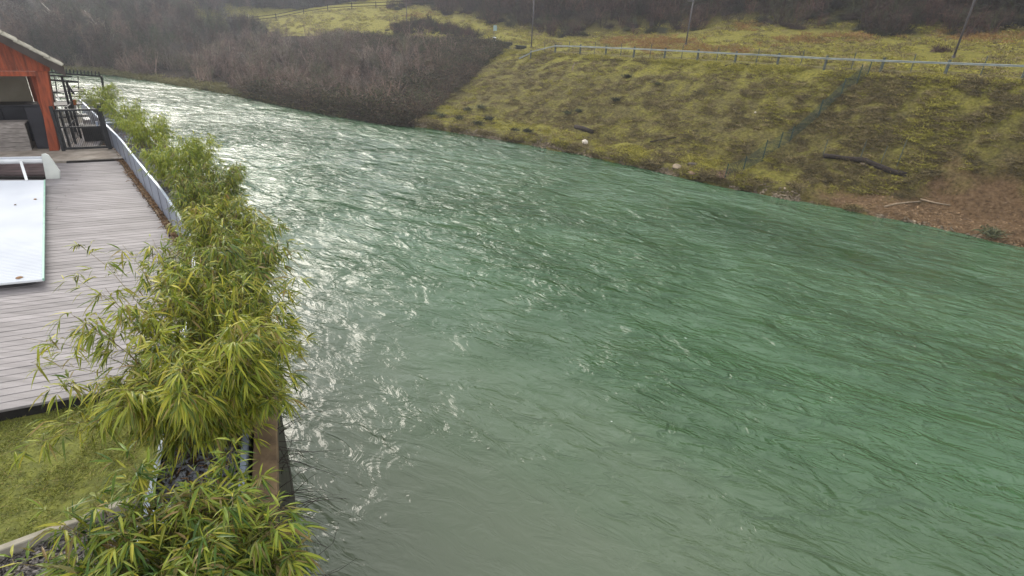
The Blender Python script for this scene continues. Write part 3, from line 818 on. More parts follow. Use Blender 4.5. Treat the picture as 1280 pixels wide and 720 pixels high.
# corner post leans slightly
b = MB()
lo, hi_ = hp(-4.57, EW + .1, .06), hp(-4.33, EW + .1, 2.16)
b.add([lo + E1 * x + E2 * y for x, y in ((-.11, -.1), (.11, -.1), (.11, .1), (-.11, .1))] + [hi_ + E1 * x + E2 * y for x, y in ((-.13, -.1), (.14, -.1), (.14, .1), (-.13, .1))],
      [(3, 2, 1, 0), (4, 5, 6, 7), (0, 1, 5, 4), (1, 2, 6, 5), (2, 3, 7, 6), (3, 0, 4, 7)])
b.build('corner_post', M_orange, ho, bevel=.008)
hbox('lintel', -9, -4.47, EW + .0, EW + .17, 2.03, 2.15, M_orange)
hbox('far_post', -9.2, -8.95, EW, EW + .2, .05, 2.15, M_orange)
# roof line: verge from (-3.86, 2.30) upward at slope .70
RX, RZ, RSL, APEX = -3.86, 2.34, .70, -7.2
def roofz(a): return RZ + (RX - a) * RSL if a > APEX else RZ + (RX - APEX) * RSL - (APEX - a) * RSL
a = -9.1
while a < -4.25:
    wd = .118; zt = min(roofz(a), roofz(a + wd)) - .20
    if zt > 2.2:
        b = MB(); z0 = 2.155; y = EW + .055 + random.uniform(0, .006)
        b.prism([hp(a, y, z0), hp(a + wd - .006, y, z0), hp(a + wd - .006, y, roofz(a + wd) - .16), hp(a, y, roofz(a) - .16)], E2 * .022)
        b.build('gable_board', M_orange, ho)
    a += wd
for sgn in (1, -1):
    a0, a1 = (RX, APEX) if sgn > 0 else (2 * APEX - RX, APEX)
    b = MB(); y0, y1 = EW - .30, EW + .45
    b.prism([hp(a0, y0, roofz(RX) - .16), hp(a1, y0, roofz(APEX) - .16), hp(a1, y0, roofz(APEX) - .10), hp(a0, y0, roofz(RX) - .10)], E2H * (y1 - y0)); b.build('roof_deck', M_brown, ho)
    b = MB(); b.prism([hp(a0, y0 - .03, roofz(RX) - .28), hp(a1, y0 - .03, roofz(APEX) - .28), hp(a1, y0 - .03, roofz(APEX) - .03), hp(a0, y0 - .03, roofz(RX) - .03)], E2H * .028); b.build('verge_board', M_brown, ho)
sl_ = Vector(E1) * math.cos(math.atan(RSL)) - EZ * math.sin(math.atan(RSL)); up_ = E2.cross(sl_) * -1
if up_.z < 0: up_ = -up_
Lr = (RX - APEX) / math.cos(math.atan(RSL)) + .12
tile = MB(); prof = []
for k in range(7):
    an = math.pi * k / 6; prof.append((math.cos(an) * .105, math.sin(an) * .05))
tm_v = []
for s_, dz in ((0, .0), (.40, .022)):
    for x, z in prof: tm_v.append(E2 * x + sl_ * (s_) + up_ * (z + dz + .01))
    for x, z in reversed(prof): tm_v.append(E2 * (x * .86) + sl_ * s_ + up_ * (z * .72 + dz - .004))
nP = 14
tm = bpy.data.meshes.new('roof_tile'); tm.from_pydata([tuple(v) for v in tm_v], [], [(k, (k + 1) % nP, (k + 1) % nP + nP, k + nP) for k in range(nP)] + [tuple(range(nP))[::-1], tuple(range(nP, 2 * nP))])
tm.materials.append(M_tile)
for r_ in range(int(Lr / .33)):
    for c in range(4):
        p = hp(APEX, EW - .24 + c * .205 + random.uniform(-.01, .01), roofz(APEX) - .06) + sl_ * (r_ * .33 + random.uniform(-.01, .015) + .02) + up_ * random.uniform(0, .012)
        o = bpy.data.objects.new('roof_tile', tm); COL.objects.link(o); o.parent = ho; o.location = p
b = MB(); b.prism([hp(2 * APEX - RX, EW - .35, roofz(RX) - .08), hp(APEX, EW - .35, roofz(APEX) - .08), hp(APEX, EW - .35, roofz(APEX) - .02), hp(2 * APEX - RX, EW - .35, roofz(RX) - .02)], E2H * .8); b.build('far_roof_slope', M_tile, ho)
# walls of the open room
hbox('back_wall', -9, -4.62, EW + 2.6, EW + 2.72, .05, 2.02, M_wall)
hbox('side_wall', -4.60, -4.48, EW + .25, EW + 2.8, .05, 2.02, M_orange)
hbox('left_wall', -9.15, -9.05, EW + .22, EW + 2.8, .05, 2.25, M_orange)
hbox('ceiling', -9, -4.62, EW + .2, EW + 2.75, 2.03, 2.08, M_wall)
hbox('room_floor', -9.1, -4.5, EW + .08, EW + 2.8, .0, .055, M_step)
# things inside
def cabinet(name, a0, a1, b0, b1, z1, label, cat, m, nd=2):
    t = empty(name, tuple(de((a0 + a1) / 2, (b0 + b1) / 2, .056))); tag(t, label, cat); q = Vector(t.location)
    b = MB(); b.box(de((a0 + a1) / 2, (b0 + b1) / 2, .056 + (z1 - .05) / 2) - q, (a1 - a0, b1 - b0, z1 - .05), (E1, E2, EZ)); b.build('carcass', m, t, bevel=.01)
    w_ = (a1 - a0) / nd
    for k in range(nd):
        b = MB(); b.box(de(a0 + w_ * (k + .5), b0 - .014, .10 + (z1 - .12) / 2) - q, (w_ - .03, .024, z1 - .14), (E1, E2, EZ)); dd = b.build('door', m, t, bevel=.006)
        b = MB(); b.box(de(a0 + w_ * (k + .5) + w_ * .33, b0 - .04, z1 * .5) - q, (.02, .03, .14), (E1, E2, EZ)); b.build('handle', M_steel, dd)
    b = MB(); b.box(de((a0 + a1) / 2, (b0 + b1) / 2 - .01, .056 + z1 - .03) - q, (a1 - a0 + .04, b1 - b0 + .06, .03), (E1, E2, EZ)); b.build('top', m, t)
    return t
M_navy = mat('dark_blue_grey', (.035, .035, .045), (.02, .02, .026), rough=.45, scale=2)
cabinet('cabinet', -5.05, -4.62, EW + .35, EW + .9, 1.22, 'tall dark cabinet standing just inside the orange corner post', 'cabinet', M_navy, 1)
cabinet('cabinet', -6.6, -5.12, EW + 1.5, EW + 2.1, 1.05, 'dark low cabinet at the back of the open room behind the plank counter', 'cabinet', M_navy, 2)
ct = empty('plank_counter', tuple(de(-6, EW + .3, .056))); tag(ct, 'pale grey plank counter at the left edge inside the open room', 'counter'); q = Vector(ct.location)
for k in range(6):
    b = MB(); b.box(de(-6.1 + random.uniform(-.01, .01), EW + .22, .1 + k * .125) - q, (1.94, .035, .118), (E1, E2, EZ)); b.build('plank', M_plank, ct)
for k in range(3):
    b = MB(); b.box(de(-6.1, EW + .3 + k * .14, .80) - q, (2.0, .132, .03), (E1, E2, EZ)); b.build('plank', M_plank, ct)
for a_ in (-7.0, -5.2):
    b = MB(); b.box(de(a_, EW + .42, .40) - q, (.07, .3, .72), (E1, E2, EZ)); b.build('leg', M_plank, ct)

# ================================================================== GATE
M_gate = M_black
gt = empty('metal_gate', tuple(de(-3.87, 19.7))); tag(gt, 'black barred metal gate between the orange building and the planter', 'gate'); q = Vector(gt.location)
def gpost(a_, z0, z1, w_=.07, e=19.7, par=None, nm='post'):
    b = MB(); b.box(de(a_, e, (z0 + z1) / 2) - q, (w_, w_, z1 - z0), (E1, E2, EZ)); b.build(nm, M_gate, par or gt, bevel=.004)
gpost(-4.37, -.05, 1.27, .08); gpost(-3.27, -.02, 1.33, .09)
fr = MB(); fr.box(de(-3.82, 19.7, 1.16) - q, (1.0, .04, .05), (E1, E2, EZ)); fr.box(de(-3.82, 19.7, .12) - q, (1.0, .04, .07), (E1, E2, EZ)); fr.box(de(-3.82, 19.7, .70) - q, (1.0, .03, .035), (E1, E2, EZ))
fr.box(de(-4.3, 19.7, .64) - q, (.04, .045, 1.09), (E1, E2, EZ)); fr.box(de(-3.34, 19.7, .64) - q, (.04, .045, 1.09), (E1, E2, EZ)); fr.build('gate_frame', M_gate, gt)
for k in range(22):
    b = MB(); b.box(de(-4.27 + .043 * (k + .5), 19.7, .64) - q, (.009, .009, .98), (E1, E2, EZ)); b.build('bar', M_gate, gt)
b = MB(); b.box(de(-3.42, 19.66, .78) - q, (.05, .03, .12), (E1, E2, EZ)); b.build('lock', M_steel, gt)
# side fence behind, along the building
sf = empty('side_fence', tuple(de(-4.3, 19.9))); tag(sf, 'black metal railing running back from the gate beside the orange wall', 'fence'); q = Vector(sf.location)
for e in (20.0, 20.8, 21.6):
    b = MB(); b.box(de(-4.27, e, .55) - q, (.05, .05, 1.1), (E1, E2, EZ)); b.build('post', M_gate, sf)
for z in (.15, .6, 1.05):
    b = MB(); b.box(de(-4.27, 20.8, z) - q, (.03, 1.62, .03), (E1, E2, EZ)); b.build('rail', M_gate, sf)
for k in range(12):
    b = MB(); b.box(de(-4.27, 20.06 + k * .13, .6) - q, (.012, .012, .9), (E1, E2, EZ)); b.build('bar', M_gate, sf)

# ================================================================== TERRACE FURNITURE BEYOND THE GATE
M_frame = mat('white_tube', (.75, .75, .72), (.6, .6, .58), rough=.4)
M_blackwood = mat('black_stained_wood', (.035, .032, .03), (.018, .017, .017), rough=.6, scale=6, island=.2)
def picnic(loc, rz, label, L=1.3):
    t = empty('picnic_table', loc, rz); tag(t, label, 'table', 'black picnic tables beyond the gate')
    for k in range(4):
        b = MB(); b.box((0, -.27 + k * .18, .74), (L, .165, .03)); b.build('top_board', M_blackwood, t)
    for s_ in (-1, 1):
        for k in range(2):
            b = MB(); b.box((0, s_ * (.58 + k * .13), .44), (L, .12, .03)); b.build('seat_board', M_blackwood, t)
    for x in (-L / 2 + .12, L / 2 - .12):
        for s_ in (-1, 1):
            b = MB(); b.beam((x, s_ * .62, .02), (x, s_ * .2, .72), .045, .045); b.build('leg', M_frame, t)
        b = MB(); b.beam((x, -.7, .42), (x, .7, .42), .04, .03); b.build('cross_bar', M_frame, t)
    return t
T1 = at(86, 160, ZD); picnic((T1.x, T1.y, ZD + .028), AZ + .35, 'nearer black picnic table with white legs seen through the gate', 1.0)
T2 = at(92, 140, ZD); picnic((T2.x, T2.y, ZD + .028), AZ + .35, 'farther black picnic table with white legs beyond the gate, by the end railing', 1.0)
bx = empty('storage_box', tuple(at(118, 176, ZD + .03))); tag(bx, 'black slatted storage box behind the gate beside the planter', 'box'); q = Vector(bx.location)
b = MB(); b.box((0, .2, .2), (.62, .5, .38), (E1, E2, EZ)); b.build('body', M_blackwood, bx)
for k in range(4):
    b = MB(); b.box(E1 * 0 + E2 * (-.0 + k * .13) + EZ * .40, (.66, .12, .022), (E1, E2, EZ)); b.build('lid_or_shade_board', M_blackwood, bx)
wb = empty('white_bench', tuple(at(111, 162, ZD + .03))); tag(wb, 'narrow white bench standing behind the right side of the gate', 'bench')
bd = (at(105, 152, ZD) - at(117, 168, ZD)).normalized(); bn = Vector((-bd.y, bd.x, 0))
b = MB(); b.box(EZ * .40, (1.15, .17, .035), (bd, bn, EZ)); b.build('seat', M_frame, wb, bevel=.005)
for s_ in (-1, 1):
    b = MB(); b.box(bd * s_ * .45 + EZ * .19, (.045, .15, .38), (bd, bn, EZ)); b.build('leg', M_frame, wb)
po = empty('orange_flowerpot', tuple(at(93, 131, ZD + .77))); tag(po, 'small orange pot standing on the farther black picnic table', 'pot')
b = MB(); b.tube([(0, 0, 0), (0, 0, .14), (0, 0, .16)], [.06, .085, .09], 12); b.build('pot', mat('terracotta', (.5, .13, .04), rough=.7), po)
b = MB(); b.tube([(0, 0, .15), (0, 0, .163)], [.075, .07], 12); b.build('soil', M_soil, po)

# metal pergola frame over the terrace
pg = empty('pergola_frame', tuple(de(-4.3, 23.2))); tag(pg, 'thin black metal pergola frame with slanting braces beyond the gate', 'pergola'); q = Vector(pg.location)
def seg3(p0, p1, r_=.022, nm='bar'):
    b = MB(); b.tube([p0 - q, p1 - q], r_, 6); b.build(nm, M_black, pg)
KP = 22.6
def kp(x, y): return on_e2(x, y, KP)
for (x0, y0, x1, y1) in ((77, 95, 84, 128), (83, 101, 88, 126)):
    lo = kp(x1, y1); seg3(Vector((lo.x, lo.y, ZD + .03)) if lo.z > ZD else lo, kp(x0, y0), .035, 'post')
seg3(kp(58, 94), kp(90, 95.5), .025, 'beam'); seg3(kp(56, 99.5), kp(98, 102.5), .03, 'beam')
seg3(kp(83, 104), kp(93, 118), .03, 'brace'); seg3(kp(97.5, 95), kp(98.5, 112), .012, 'rod')
seg3(kp(61, 99), kp(66, 126), .02, 'post'); seg3(kp(68, 95), kp(71, 114), .014, 'rod')
seg3(kp(63, 115), kp(73, 115), .02, 'beam')
# railing with upright spikes at the end of the terrace
er = empty('end_railing', tuple(at(95, 100, ZD + 1.2))); tag(er, 'black railing with a row of upright spikes at the river end of the terrace', 'railing'); q = Vector(er.location)
KR = 24.4
def kr(x, y): return on_e2(x, y, KR)
def segr(p0, p1, r_, nm):
    b = MB(); b.tube([p0 - q, p1 - q], r_, 6); b.build(nm, M_black, er)
segr(kr(50, 89.5), kr(126.5, 95.5), .028, 'top_rail')
segr(kr(126.5, 95), Vector((kr(128.5, 118).x, kr(128.5, 118).y, ZD)), .035, 'post')
segr(kr(60, 90), Vector((kr(63, 120).x, kr(63, 120).y, ZD)), .03, 'post')
for k in range(16):
    x = 56 + k * 4.55; y = 89.8 + (x - 50) * .078
    segr(kr(x, y), kr(x - .7, y - 6.3), .018, 'spike')
for zz in (17, 26):
    segr(kr(61, 90 + zz), kr(128, 95.5 + zz * .9), .012, 'wire')

# ================================================================== BAMBOO IN THE PLANTERS
LEAFCOL = {
    'near': [(.03, .075, .012), (.08, .15, .018), (.19, .25, .025), (.29, .32, .03), (.11, .18, .02), (.40, .37, .04), (.05, .11, .015), (.24, .16, .06), (.15, .21, .025)],
    'yellow': [(.06, .11, .015), (.20, .25, .02), (.36, .37, .03), (.12, .18, .02), (.48, .43, .045), (.05, .09, .012), (.28, .31, .03), (.30, .20, .08)],
    'far': [(.09, .17, .02), (.24, .29, .03), (.40, .42, .04), (.14, .20, .02), (.33, .35, .035)]}
ML = {k: leaf_mat('bamboo_leaf_' + k, v, .26, .42) for k, v in LEAFCOL.items()}
M_culm = mat('bamboo_culm', (.16, .13, .05), (.10, .07, .03), rough=.5, scale=12, island=.3)
def bamboo(base, height, spread, ncul, nleaf, leafL, label, kind, parts=True, lean=(0, 0), outward=1.0, base_r=.22, lo=.12, long_=()):
    t = empty('bamboo_clump', tuple(base)); tag(t, label, 'bamboo', 'bamboo clumps in the planters along the quay')
    mcul, mle = M_culm, ML[kind]
    allc, allf = MB(), []
    specs = []
    for k in range(ncul):
        a = random.uniform(0, 2 * math.pi); rr = base_r * math.sqrt(random.random())
        L = height * random.uniform(.55, 1.08); out = spread * random.uniform(.15, 1.0) ** .8
        specs.append((a, rr, L, out, 1.0))
    for (a, L, out) in long_: specs.append((a, base_r * .4, L, out, .55))
    nl = nleaf // ncul
    for (a, rr, L, out, dens) in specs:
        p0 = Vector((math.cos(a) * rr, math.sin(a) * rr * 1.0, 0))
        a2 = a + random.uniform(-.5, .5); dv = Vector((math.cos(a2), math.sin(a2), 0))
        pts = []
        for i in range(7):
            t_ = i / 6; h = L * (t_ - .34 * (out / max(L, .01)) * t_ ** 2.6)
            p = p0 + dv * (out * t_ ** 1.8) + Vector((lean[0], lean[1], 0)) * t_ ** 1.5 + EZ * h
            pts.append(p + Vector((random.gauss(0, .008), random.gauss(0, .008), 0)))
        rad = [.0065 * (1 - .8 * i / 6) for i in range(7)]
        C_ = np.array([tuple(p) for p in pts]); m = int(nl * dens * random.uniform(.7, 1.3))
        tt = lo + (1 - lo) * rng.random(m) ** .75
        # leaves sit in small fans on side twigs
        nf = max(1, m // 5); ft = lo + (1 - lo) * rng.random(nf) ** .7
        fi = rng.integers(0, nf, m); tt = np.clip(ft[fi] + rng.normal(0, .012, m), 0, 1)
        side_d = rng.normal(size=(nf, 3)); side_d[:, 2] = np.abs(side_d[:, 2]) * .25; side_d /= np.linalg.norm(side_d, axis=1, keepdims=True)
        side_l = rng.uniform(.04, .30, nf) * (1.15 - ft * .75) * (height / 1.7 + .25)
        ip = tt * 6; i0 = np.clip(ip.astype(int), 0, 5); fr_ = (ip - i0)[:, None]
        base_p = C_[i0] * (1 - fr_) + C_[i0 + 1] * fr_
        tip = side_d[fi] * side_l[fi][:, None]
        ftp = ft * 6; j0 = np.clip(ftp.astype(int), 0, 5); fb = C_[j0] * (1 - (ftp - j0)[:, None]) + C_[j0 + 1] * (ftp - j0)[:, None]
        P_ = fb[fi] + tip * rng.uniform(.75, 1.0, (m, 1))
        D_ = side_d[fi] * .75 + np.array([dv.x, dv.y, 0]) * .35 + rng.normal(0, .42, (m, 3)); D_[:, 2] -= rng.uniform(.0, .75, m); D_ /= np.linalg.norm(D_, axis=1, keepdims=True)
        Ls = leafL * rng.uniform(.55, 1.2, m); Ws = Ls * rng.uniform(.095, .14, m)
        allf_here = leaves(P_, D_, Ls, Ws, rng.uniform(.15, .65, m))
        tw = np.cross(side_d, rng.normal(size=(nf, 3)))
        twv, twf = ribbons(fb, side_d, side_l, np.full(nf, .0035), .0)
        if parts:
            b = MB(); b.tube(pts, rad, 5); cu = b.build('culm', mcul, t)
            tw_o = link('twigs', np_mesh('twigs', twv, twf), mcul, cu); tag(tw_o, kind='stuff')
            lo_ = link('leaves', np_mesh('leaves', *allf_here), mle, cu); tag(lo_, kind='stuff')
        else:
            allc.tube(pts, rad, 4); allf.append(allf_here)
    if not parts:
        tag(allc.build('culms', mcul, t), kind='stuff')
        tag(link('leaves', np_mesh('leaves', *joinVF(allf)), mle, t), kind='stuff')
    return t
def pl_pt(e2, across=.42, P=None):
    s = s_of_e2(e2); p, d = line_at(inner_s, s); return p + Vector((d.y, -d.x, 0)) * across + EZ * .53
fp, fd = line_at(inner_far, 2.6)
fb_ = fp + Vector((fd.y, -fd.x, 0)) * .35 + EZ * .53
PI = math.pi
bamboo(fb_, .95, .45, 30, 4200, .11, 'farthest light green bamboo clump beyond the black gate', 'far', False, base_r=.35)
bamboo(pl_pt(19.6), .9, .5, 32, 4500, .11, 'small bamboo clump just in front of the black gate post', 'far', False, base_r=.3)
bamboo(pl_pt(17.2, .5), .95, .5, 36, 5200, .115, 'third bamboo clump from the gate, low and green, beside the curve of the planter', 'far', False, base_r=.36)
bamboo(pl_pt(13.4, .5), 1.1, .54, 50, 9000, .12, 'broad round yellow green bamboo clump halfway along the curved planter', 'far', False, base_r=.36)
bamboo(pl_pt(10.9, .5), 1.0, .52, 50, 9000, .125, 'dark based round bamboo clump where the planter rim shows clear of leaves', 'near', False, base_r=.33, lean=(.12, 0))
bamboo(pl_pt(8.6, .5), 1.1, .55, 44, 8500, .14, 'yellowish bamboo clump hanging over both sides of the planter where the deck narrows', 'yellow', True, base_r=.27)
bamboo(pl_pt(6.9), 1.3, .68, 46, 10000, .145, 'tall bamboo clump behind the largest one, leaning towards the river', 'near', True, lean=(.1, 0), base_r=.28)
bamboo(pl_pt(4.85, .42), 1.5, .80, 64, 15500, .15, 'largest bamboo clump, thin sprays arching far over the deck', 'yellow', True, lean=(-.02, .0), base_r=.33,
       long_=((2.3, 1.9, 1.35), (2.45, 2.0, 1.7), (2.65, 1.7, 1.5), (2.1, 1.9, 1.1), (2.9, 1.4, 1.4), (3.2, 1.1, 1.5), (3.4, .9, 1.3), (1.9, 1.7, .9), (.6, 1.4, .8), (2.55, 1.5, 1.1)))
bamboo(pl_pt(2.95, .48), .95, .50, 60, 12000, .15, 'bushy bamboo clump at the very bottom of the photo beside the slate chips', 'near', True, base_r=.34, lean=(0, 0),
       long_=((.6, .8, .65), (.2, .7, .65)))
# bare hanging twigs on the river side of the wall
b = MB()
for k in range(60):
    s = random.uniform(.2, 3.2); p, d = line_at(cap, s); nn = Vector((d.y, -d.x, 0)); p = p + nn * .1 + EZ * random.uniform(.1, .5)
    L = random.uniform(.25, .7); pts = [p]; dr_ = (nn * random.uniform(.3, 1) + d * random.uniform(-.6, .6) + EZ * random.uniform(-.3, .5)).normalized()
    for i in range(4):
        dr_ = (dr_ + Vector((random.gauss(0, .25), random.gauss(0, .25), random.gauss(-.2, .2)))).normalized(); pts.append(pts[-1] + dr_ * L / 4)
    b.tube(pts, [.005, .004, .003, .002, .0015], 3, False)
M_twig = mat('dark_twig', (.03, .022, .018), (.018, .014, .012), rough=.8)
tag(b.build('hanging_twigs', M_twig), 'thin bare dark twigs hanging from the quay wall over the water near the front bamboo', 'twigs', kind='stuff')

# ================================================================== GUARDRAIL ALONG THE PATH
M_post = mat('green_grey_post', (.10, .115, .10), (.06, .07, .06), rough=.8, scale=8)
M_rail = mat('galvanised_rail', (.30, .33, .32), (.20, .225, .22), rough=.45, scale=2, metal=.1)
RP = [RAILP[0] + (RAILP[0] - RAILP[1]) * k for k in (2, 1)] + RAILP
RPg = []
for p in RP:
    g_ = drop(p); RPg.append(Vector((p.x, p.y, g_.z if g_ else p.z)))
gr = empty('guardrail', tuple(RPg[2])); tag(gr, 'long grey metal guardrail with dark posts along the path above the bank', 'guardrail'); q = Vector(gr.location)
for i, p in enumerate(RPg):
    b = MB(); b.tube([p - q - EZ * .15, p - q + EZ * .84], .08, 8); b.build('post', M_post, gr)
for i in range(len(RPg) - 1):
    a, c = RPg[i], RPg[i + 1]; d = (c - a).normalized(); nn = Vector((d.y, -d.x, 0)).normalized()
    if nn.dot(-a) < 0: nn = -nn
    b = MB()
    prof = [(0, .61), (.04, .62), (.015, .65), (.04, .69), (.03, .715), (.0, .72)]
    b.prism([a - q + nn * (.09 + x) + EZ * z + d * .01 for x, z in prof], (c - a) - d * .02); b.build('rail', M_rail, gr, smooth=False)
p = RPg[-1]; e_ = p + (RPg[-1] - RPg[-2]).normalized() * 1.7
b = MB(); b.beam(p - q + EZ * .6, Vector((e_.x, e_.y, drop(e_).z)) - q + EZ * .25, .05, .12); b.build('end_terminal', M_rail, gr)
# thin stakes standing between the rail posts
for i in range(0, len(RPg) - 1):
    m_ = RPg[i].lerp(RPg[i + 1], .52); nn = Vector((.5, .8, 0)).normalized(); g_ = drop(m_ + nn * .4)
    b = MB(); b.tube([(0, 0, -.2), (random.uniform(-.05, .05), 0, 1.05)], .028, 6)
    o = b.build('stake', M_post); o.location = g_
    ORD = ['rightmost', 'rightmost', 'second', 'third', 'fourth', 'fifth', 'sixth', 'seventh', 'eighth', 'ninth', 'tenth', 'eleventh', 'twelfth', 'thirteenth']
    if i == 0: bpy.data.objects.remove(o); continue
    tag(o, 'thin dark stake behind the guardrail, ' + ORD[i] + ' counted from the right end of the photo', 'stake', 'thin stakes behind the guardrail')

# ================================================================== STREET LAMPS
M_pole = mat('lamp_pole', (.12, .11, .12), (.08, .075, .08), rough=.5, metal=.3)
def lamp(px, py, top_px, label, depth, arm=1.0):
    g_ = on_bank(px, py) or atd(px, py, depth)
    g_ = drop(atd(px, py, depth)) if g_ is None else g_
    dist = (g_ - CAMP).dot(_f); h = top_px * dist / FPX * 1.04
    t = empty('street_lamp', tuple(g_)); tag(t, label, 'street lamp', 'street lamps along the path')
    b = MB(); b.tube([(0, 0, -.2), (0, 0, h * .55), (0, 0, h)], [.07, .055, .04], 8); b.build('pole', M_pole, t, smooth=True)
    b = MB(); b.tube([(0, 0, 0), (0, 0, .22)], [.11, .1], 8); b.build('base', M_pole, t)
    ad = Vector((-.8, -.6, 0))
    b = MB(); b.tube([Vector((0, 0, h - .22)), ad * .22 + EZ * (h - .17)], .022, 6); b.build('arm', M_pole, t)
    b = MB(); c = ad * .48 + EZ * (h - .16); b.prism([c + ad * x + Vector((-ad.y, ad.x, 0)) * y - EZ * .03 for x, y in ((-.28, -.05), (.2, -.09), (.28, 0), (.2, .09), (-.28, .05))], EZ * .07); hd = b.build('lamp_head', M_pole, t, bevel=.01)
    b = MB(); b.box(c - EZ * .04, (.3, .12, .02), (ad, Vector((-ad.y, ad.x, 0)), EZ)); b.build('lens', mat('lamp_glass', (.5, .5, .48), rough=.2), hd)
    return t
lamp(664, 60, 60, 'lamp post at the far end of the guardrail, leftmost of the three', 61)
lamp(857, 57, 50, 'lamp post with small head in front of the dark hedge, middle of the three', 52)
lamp(1191, 74, 120, 'tall slender lamp post beside the path on the right', 38)

# ================================================================== SMALL THINGS ON THE PATH
def stand(px, py, depth): return drop(atd(px, py, depth))
g_ = stand(617, 57, 70); sg = empty('path_sign', tuple(g_)); tag(sg, 'small pale sign on a post beside the path, left of the guardrail end', 'sign')
b = MB(); b.tube([(0, 0, -.1), (0, 0, 2.1)], .04, 8); b.build('post', M_pole, sg)
b = MB(); b.box((.12, -.06, 1.75), (.42, .03, .62)); b.build('panel', mat('sign_panel', (.33, .42, .42), (.24, .33, .33), rough=.5), sg)
g2 = stand(617.5, 58, 69); bn_ = empty('litter_bin', tuple(g2)); tag(bn_, 'pale litter bin with dark opening at the foot of the small path sign', 'bin')
b = MB(); b.tube([(0, 0, 0), (0, 0, .62), (0, 0, .64)], [.22, .24, .22], 10); b.build('body', M_white, bn_)
b = MB(); b.tube([(0, 0, .64), (0, 0, .86)], [.2, .2], 10); b.build('opening', M_dark, bn_)
b = MB(); b.tube([(0, 0, .86), (0, 0, .93)], [.27, .2], 10); b.build('lid', M_white, bn_)
M_blk = mat('dark_hedge_block', (.045, .045, .03), (.02, .022, .016), rough=.95, scale=14, bump=.03, bscale=12)
def rough_block(name, px, py, depth, sx, sy, sz, label, cat, m, rz=0.0, jag=.12):
    g_ = stand(px, py, depth); n_ = 6
    V_, F_ = [], []
    b = MB()
    for i in range(n_ + 1):
        for k in range(8):
            a = 2 * math.pi * (k + .5) / 8; r_ = 1 / max(abs(math.cos(a)), abs(math.sin(a)))
            h = i / n_; sh = 1 - .16 * h ** 3
            b.v.append((math.cos(a) * r_ * sx / 2 * sh * (1 + random.gauss(0, jag)), math.sin(a) * r_ * sy / 2 * sh * (1 + random.gauss(0, jag)), h * sz * (1 + random.gauss(0, jag * .4)) - .05))
    for i in range(n_):
        for k in range(8): b.f.append((i * 8 + k, i * 8 + (k + 1) % 8, (i + 1) * 8 + (k + 1) % 8, (i + 1) * 8 + k))
    b.f.append(tuple(n_ * 8 + k for k in range(8)))
    o = b.build(name, m, smooth=False); o.location = g_; o.rotation_euler = (0, 0, rz); tag(o, label, cat)
    return o
rough_block('clipped_hedge', 634, 58, 67, 1.35, .7, .5, 'low dark clipped hedge block just left of the guardrail end', 'hedge', M_blk, -.3, .05)
rough_block('brushwood_pile', 651, 61, 63, 1.25, .8, .4, 'low dark brushwood heap between the hedge block and the guardrail end', 'heap', M_blk, -.3, .2)

# ================================================================== WIRE FENCE DOWN THE BANK
M_wire = mat('green_wire', (.03, .06, .05), (.02, .04, .035), rough=.6)
fp_px = [(1083, 97, 1085.5, 80), (1070.5, 105, 1074, 84), (1050, 121, 1052, 101), (1022, 147, 1026, 127), (987, 177, 990.5, 160), (973, 185, 975.5, 167), (952.5, 201, 955.5, 177), (928, 215, 931.5, 197), (906, 222, 909, 206)]
wf = empty('wire_fence', tuple(on_bank(1083, 97))); tag(wf, 'sagging dark green wire mesh fence running down the bank to the water', 'fence'); q = Vector(wf.location)
tops, bots = [], []
for (x0, y0, x1, y1) in fp_px:
    g_ = on_bank(x0, y0); dep = (g_ - CAMP).dot(_f); h = math.hypot(x1 - x0, y1 - y0) * dep / FPX * 1.08
    tp = g_ + EZ * h + Vector((.05, .02, 0)); tops.append(tp); bots.append(g_ + EZ * .04)
    b = MB(); b.tube([g_ - q - EZ * .1, tp - q], .03, 6); b.build('post', M_wire, wf)
for i in range(len(tops) - 1):
    b = MB(); L = (bots[i + 1] - bots[i]).length; k = max(4, int(L / .11)); dr = random.uniform(.82, .95)
    sag = random.uniform(.02, .12)
    def wp(u, v):
        lo = bots[i].lerp(bots[i + 1], u); hi = tops[i].lerp(tops[i + 1], u); return lo.lerp(hi, v * dr) - EZ * (sag * v * math.sin(math.pi * u)) - q
    for a in range(k + 1):
        b.tube([wp(a / k, 0), wp(a / k, .5), wp(a / k, 1)], .008, 3, False)
    for v in range(9):
        b.tube([wp(j / 6, v / 8) for j in range(7)], .008, 3, False)
    b.build('wire_mesh', M_wire, wf)
b = MB(); a, c = bots[-1] - q, bots[-2] - q   # rubbish caught at the foot
for k in range(22):
    p = a + Vector((random.gauss(0, .3), random.gauss(0, .3), random.uniform(0, .35))); d = Vector((random.gauss(0, 1), random.gauss(0, 1), random.gauss(0, .7))).normalized() * random.uniform(.2, .5)
    b.tube([p, p + d * .5 + EZ * .04, p + d], [.02, .016, .006], 4)
o = b.build('drift_twigs', mat('reddish_driftwood', (.20, .11, .08), (.08, .05, .04), rough=.9, island=.4)); o.location = q
tag(o, 'reddish brown drift twigs caught at the foot of the wire fence by the water', 'driftwood')

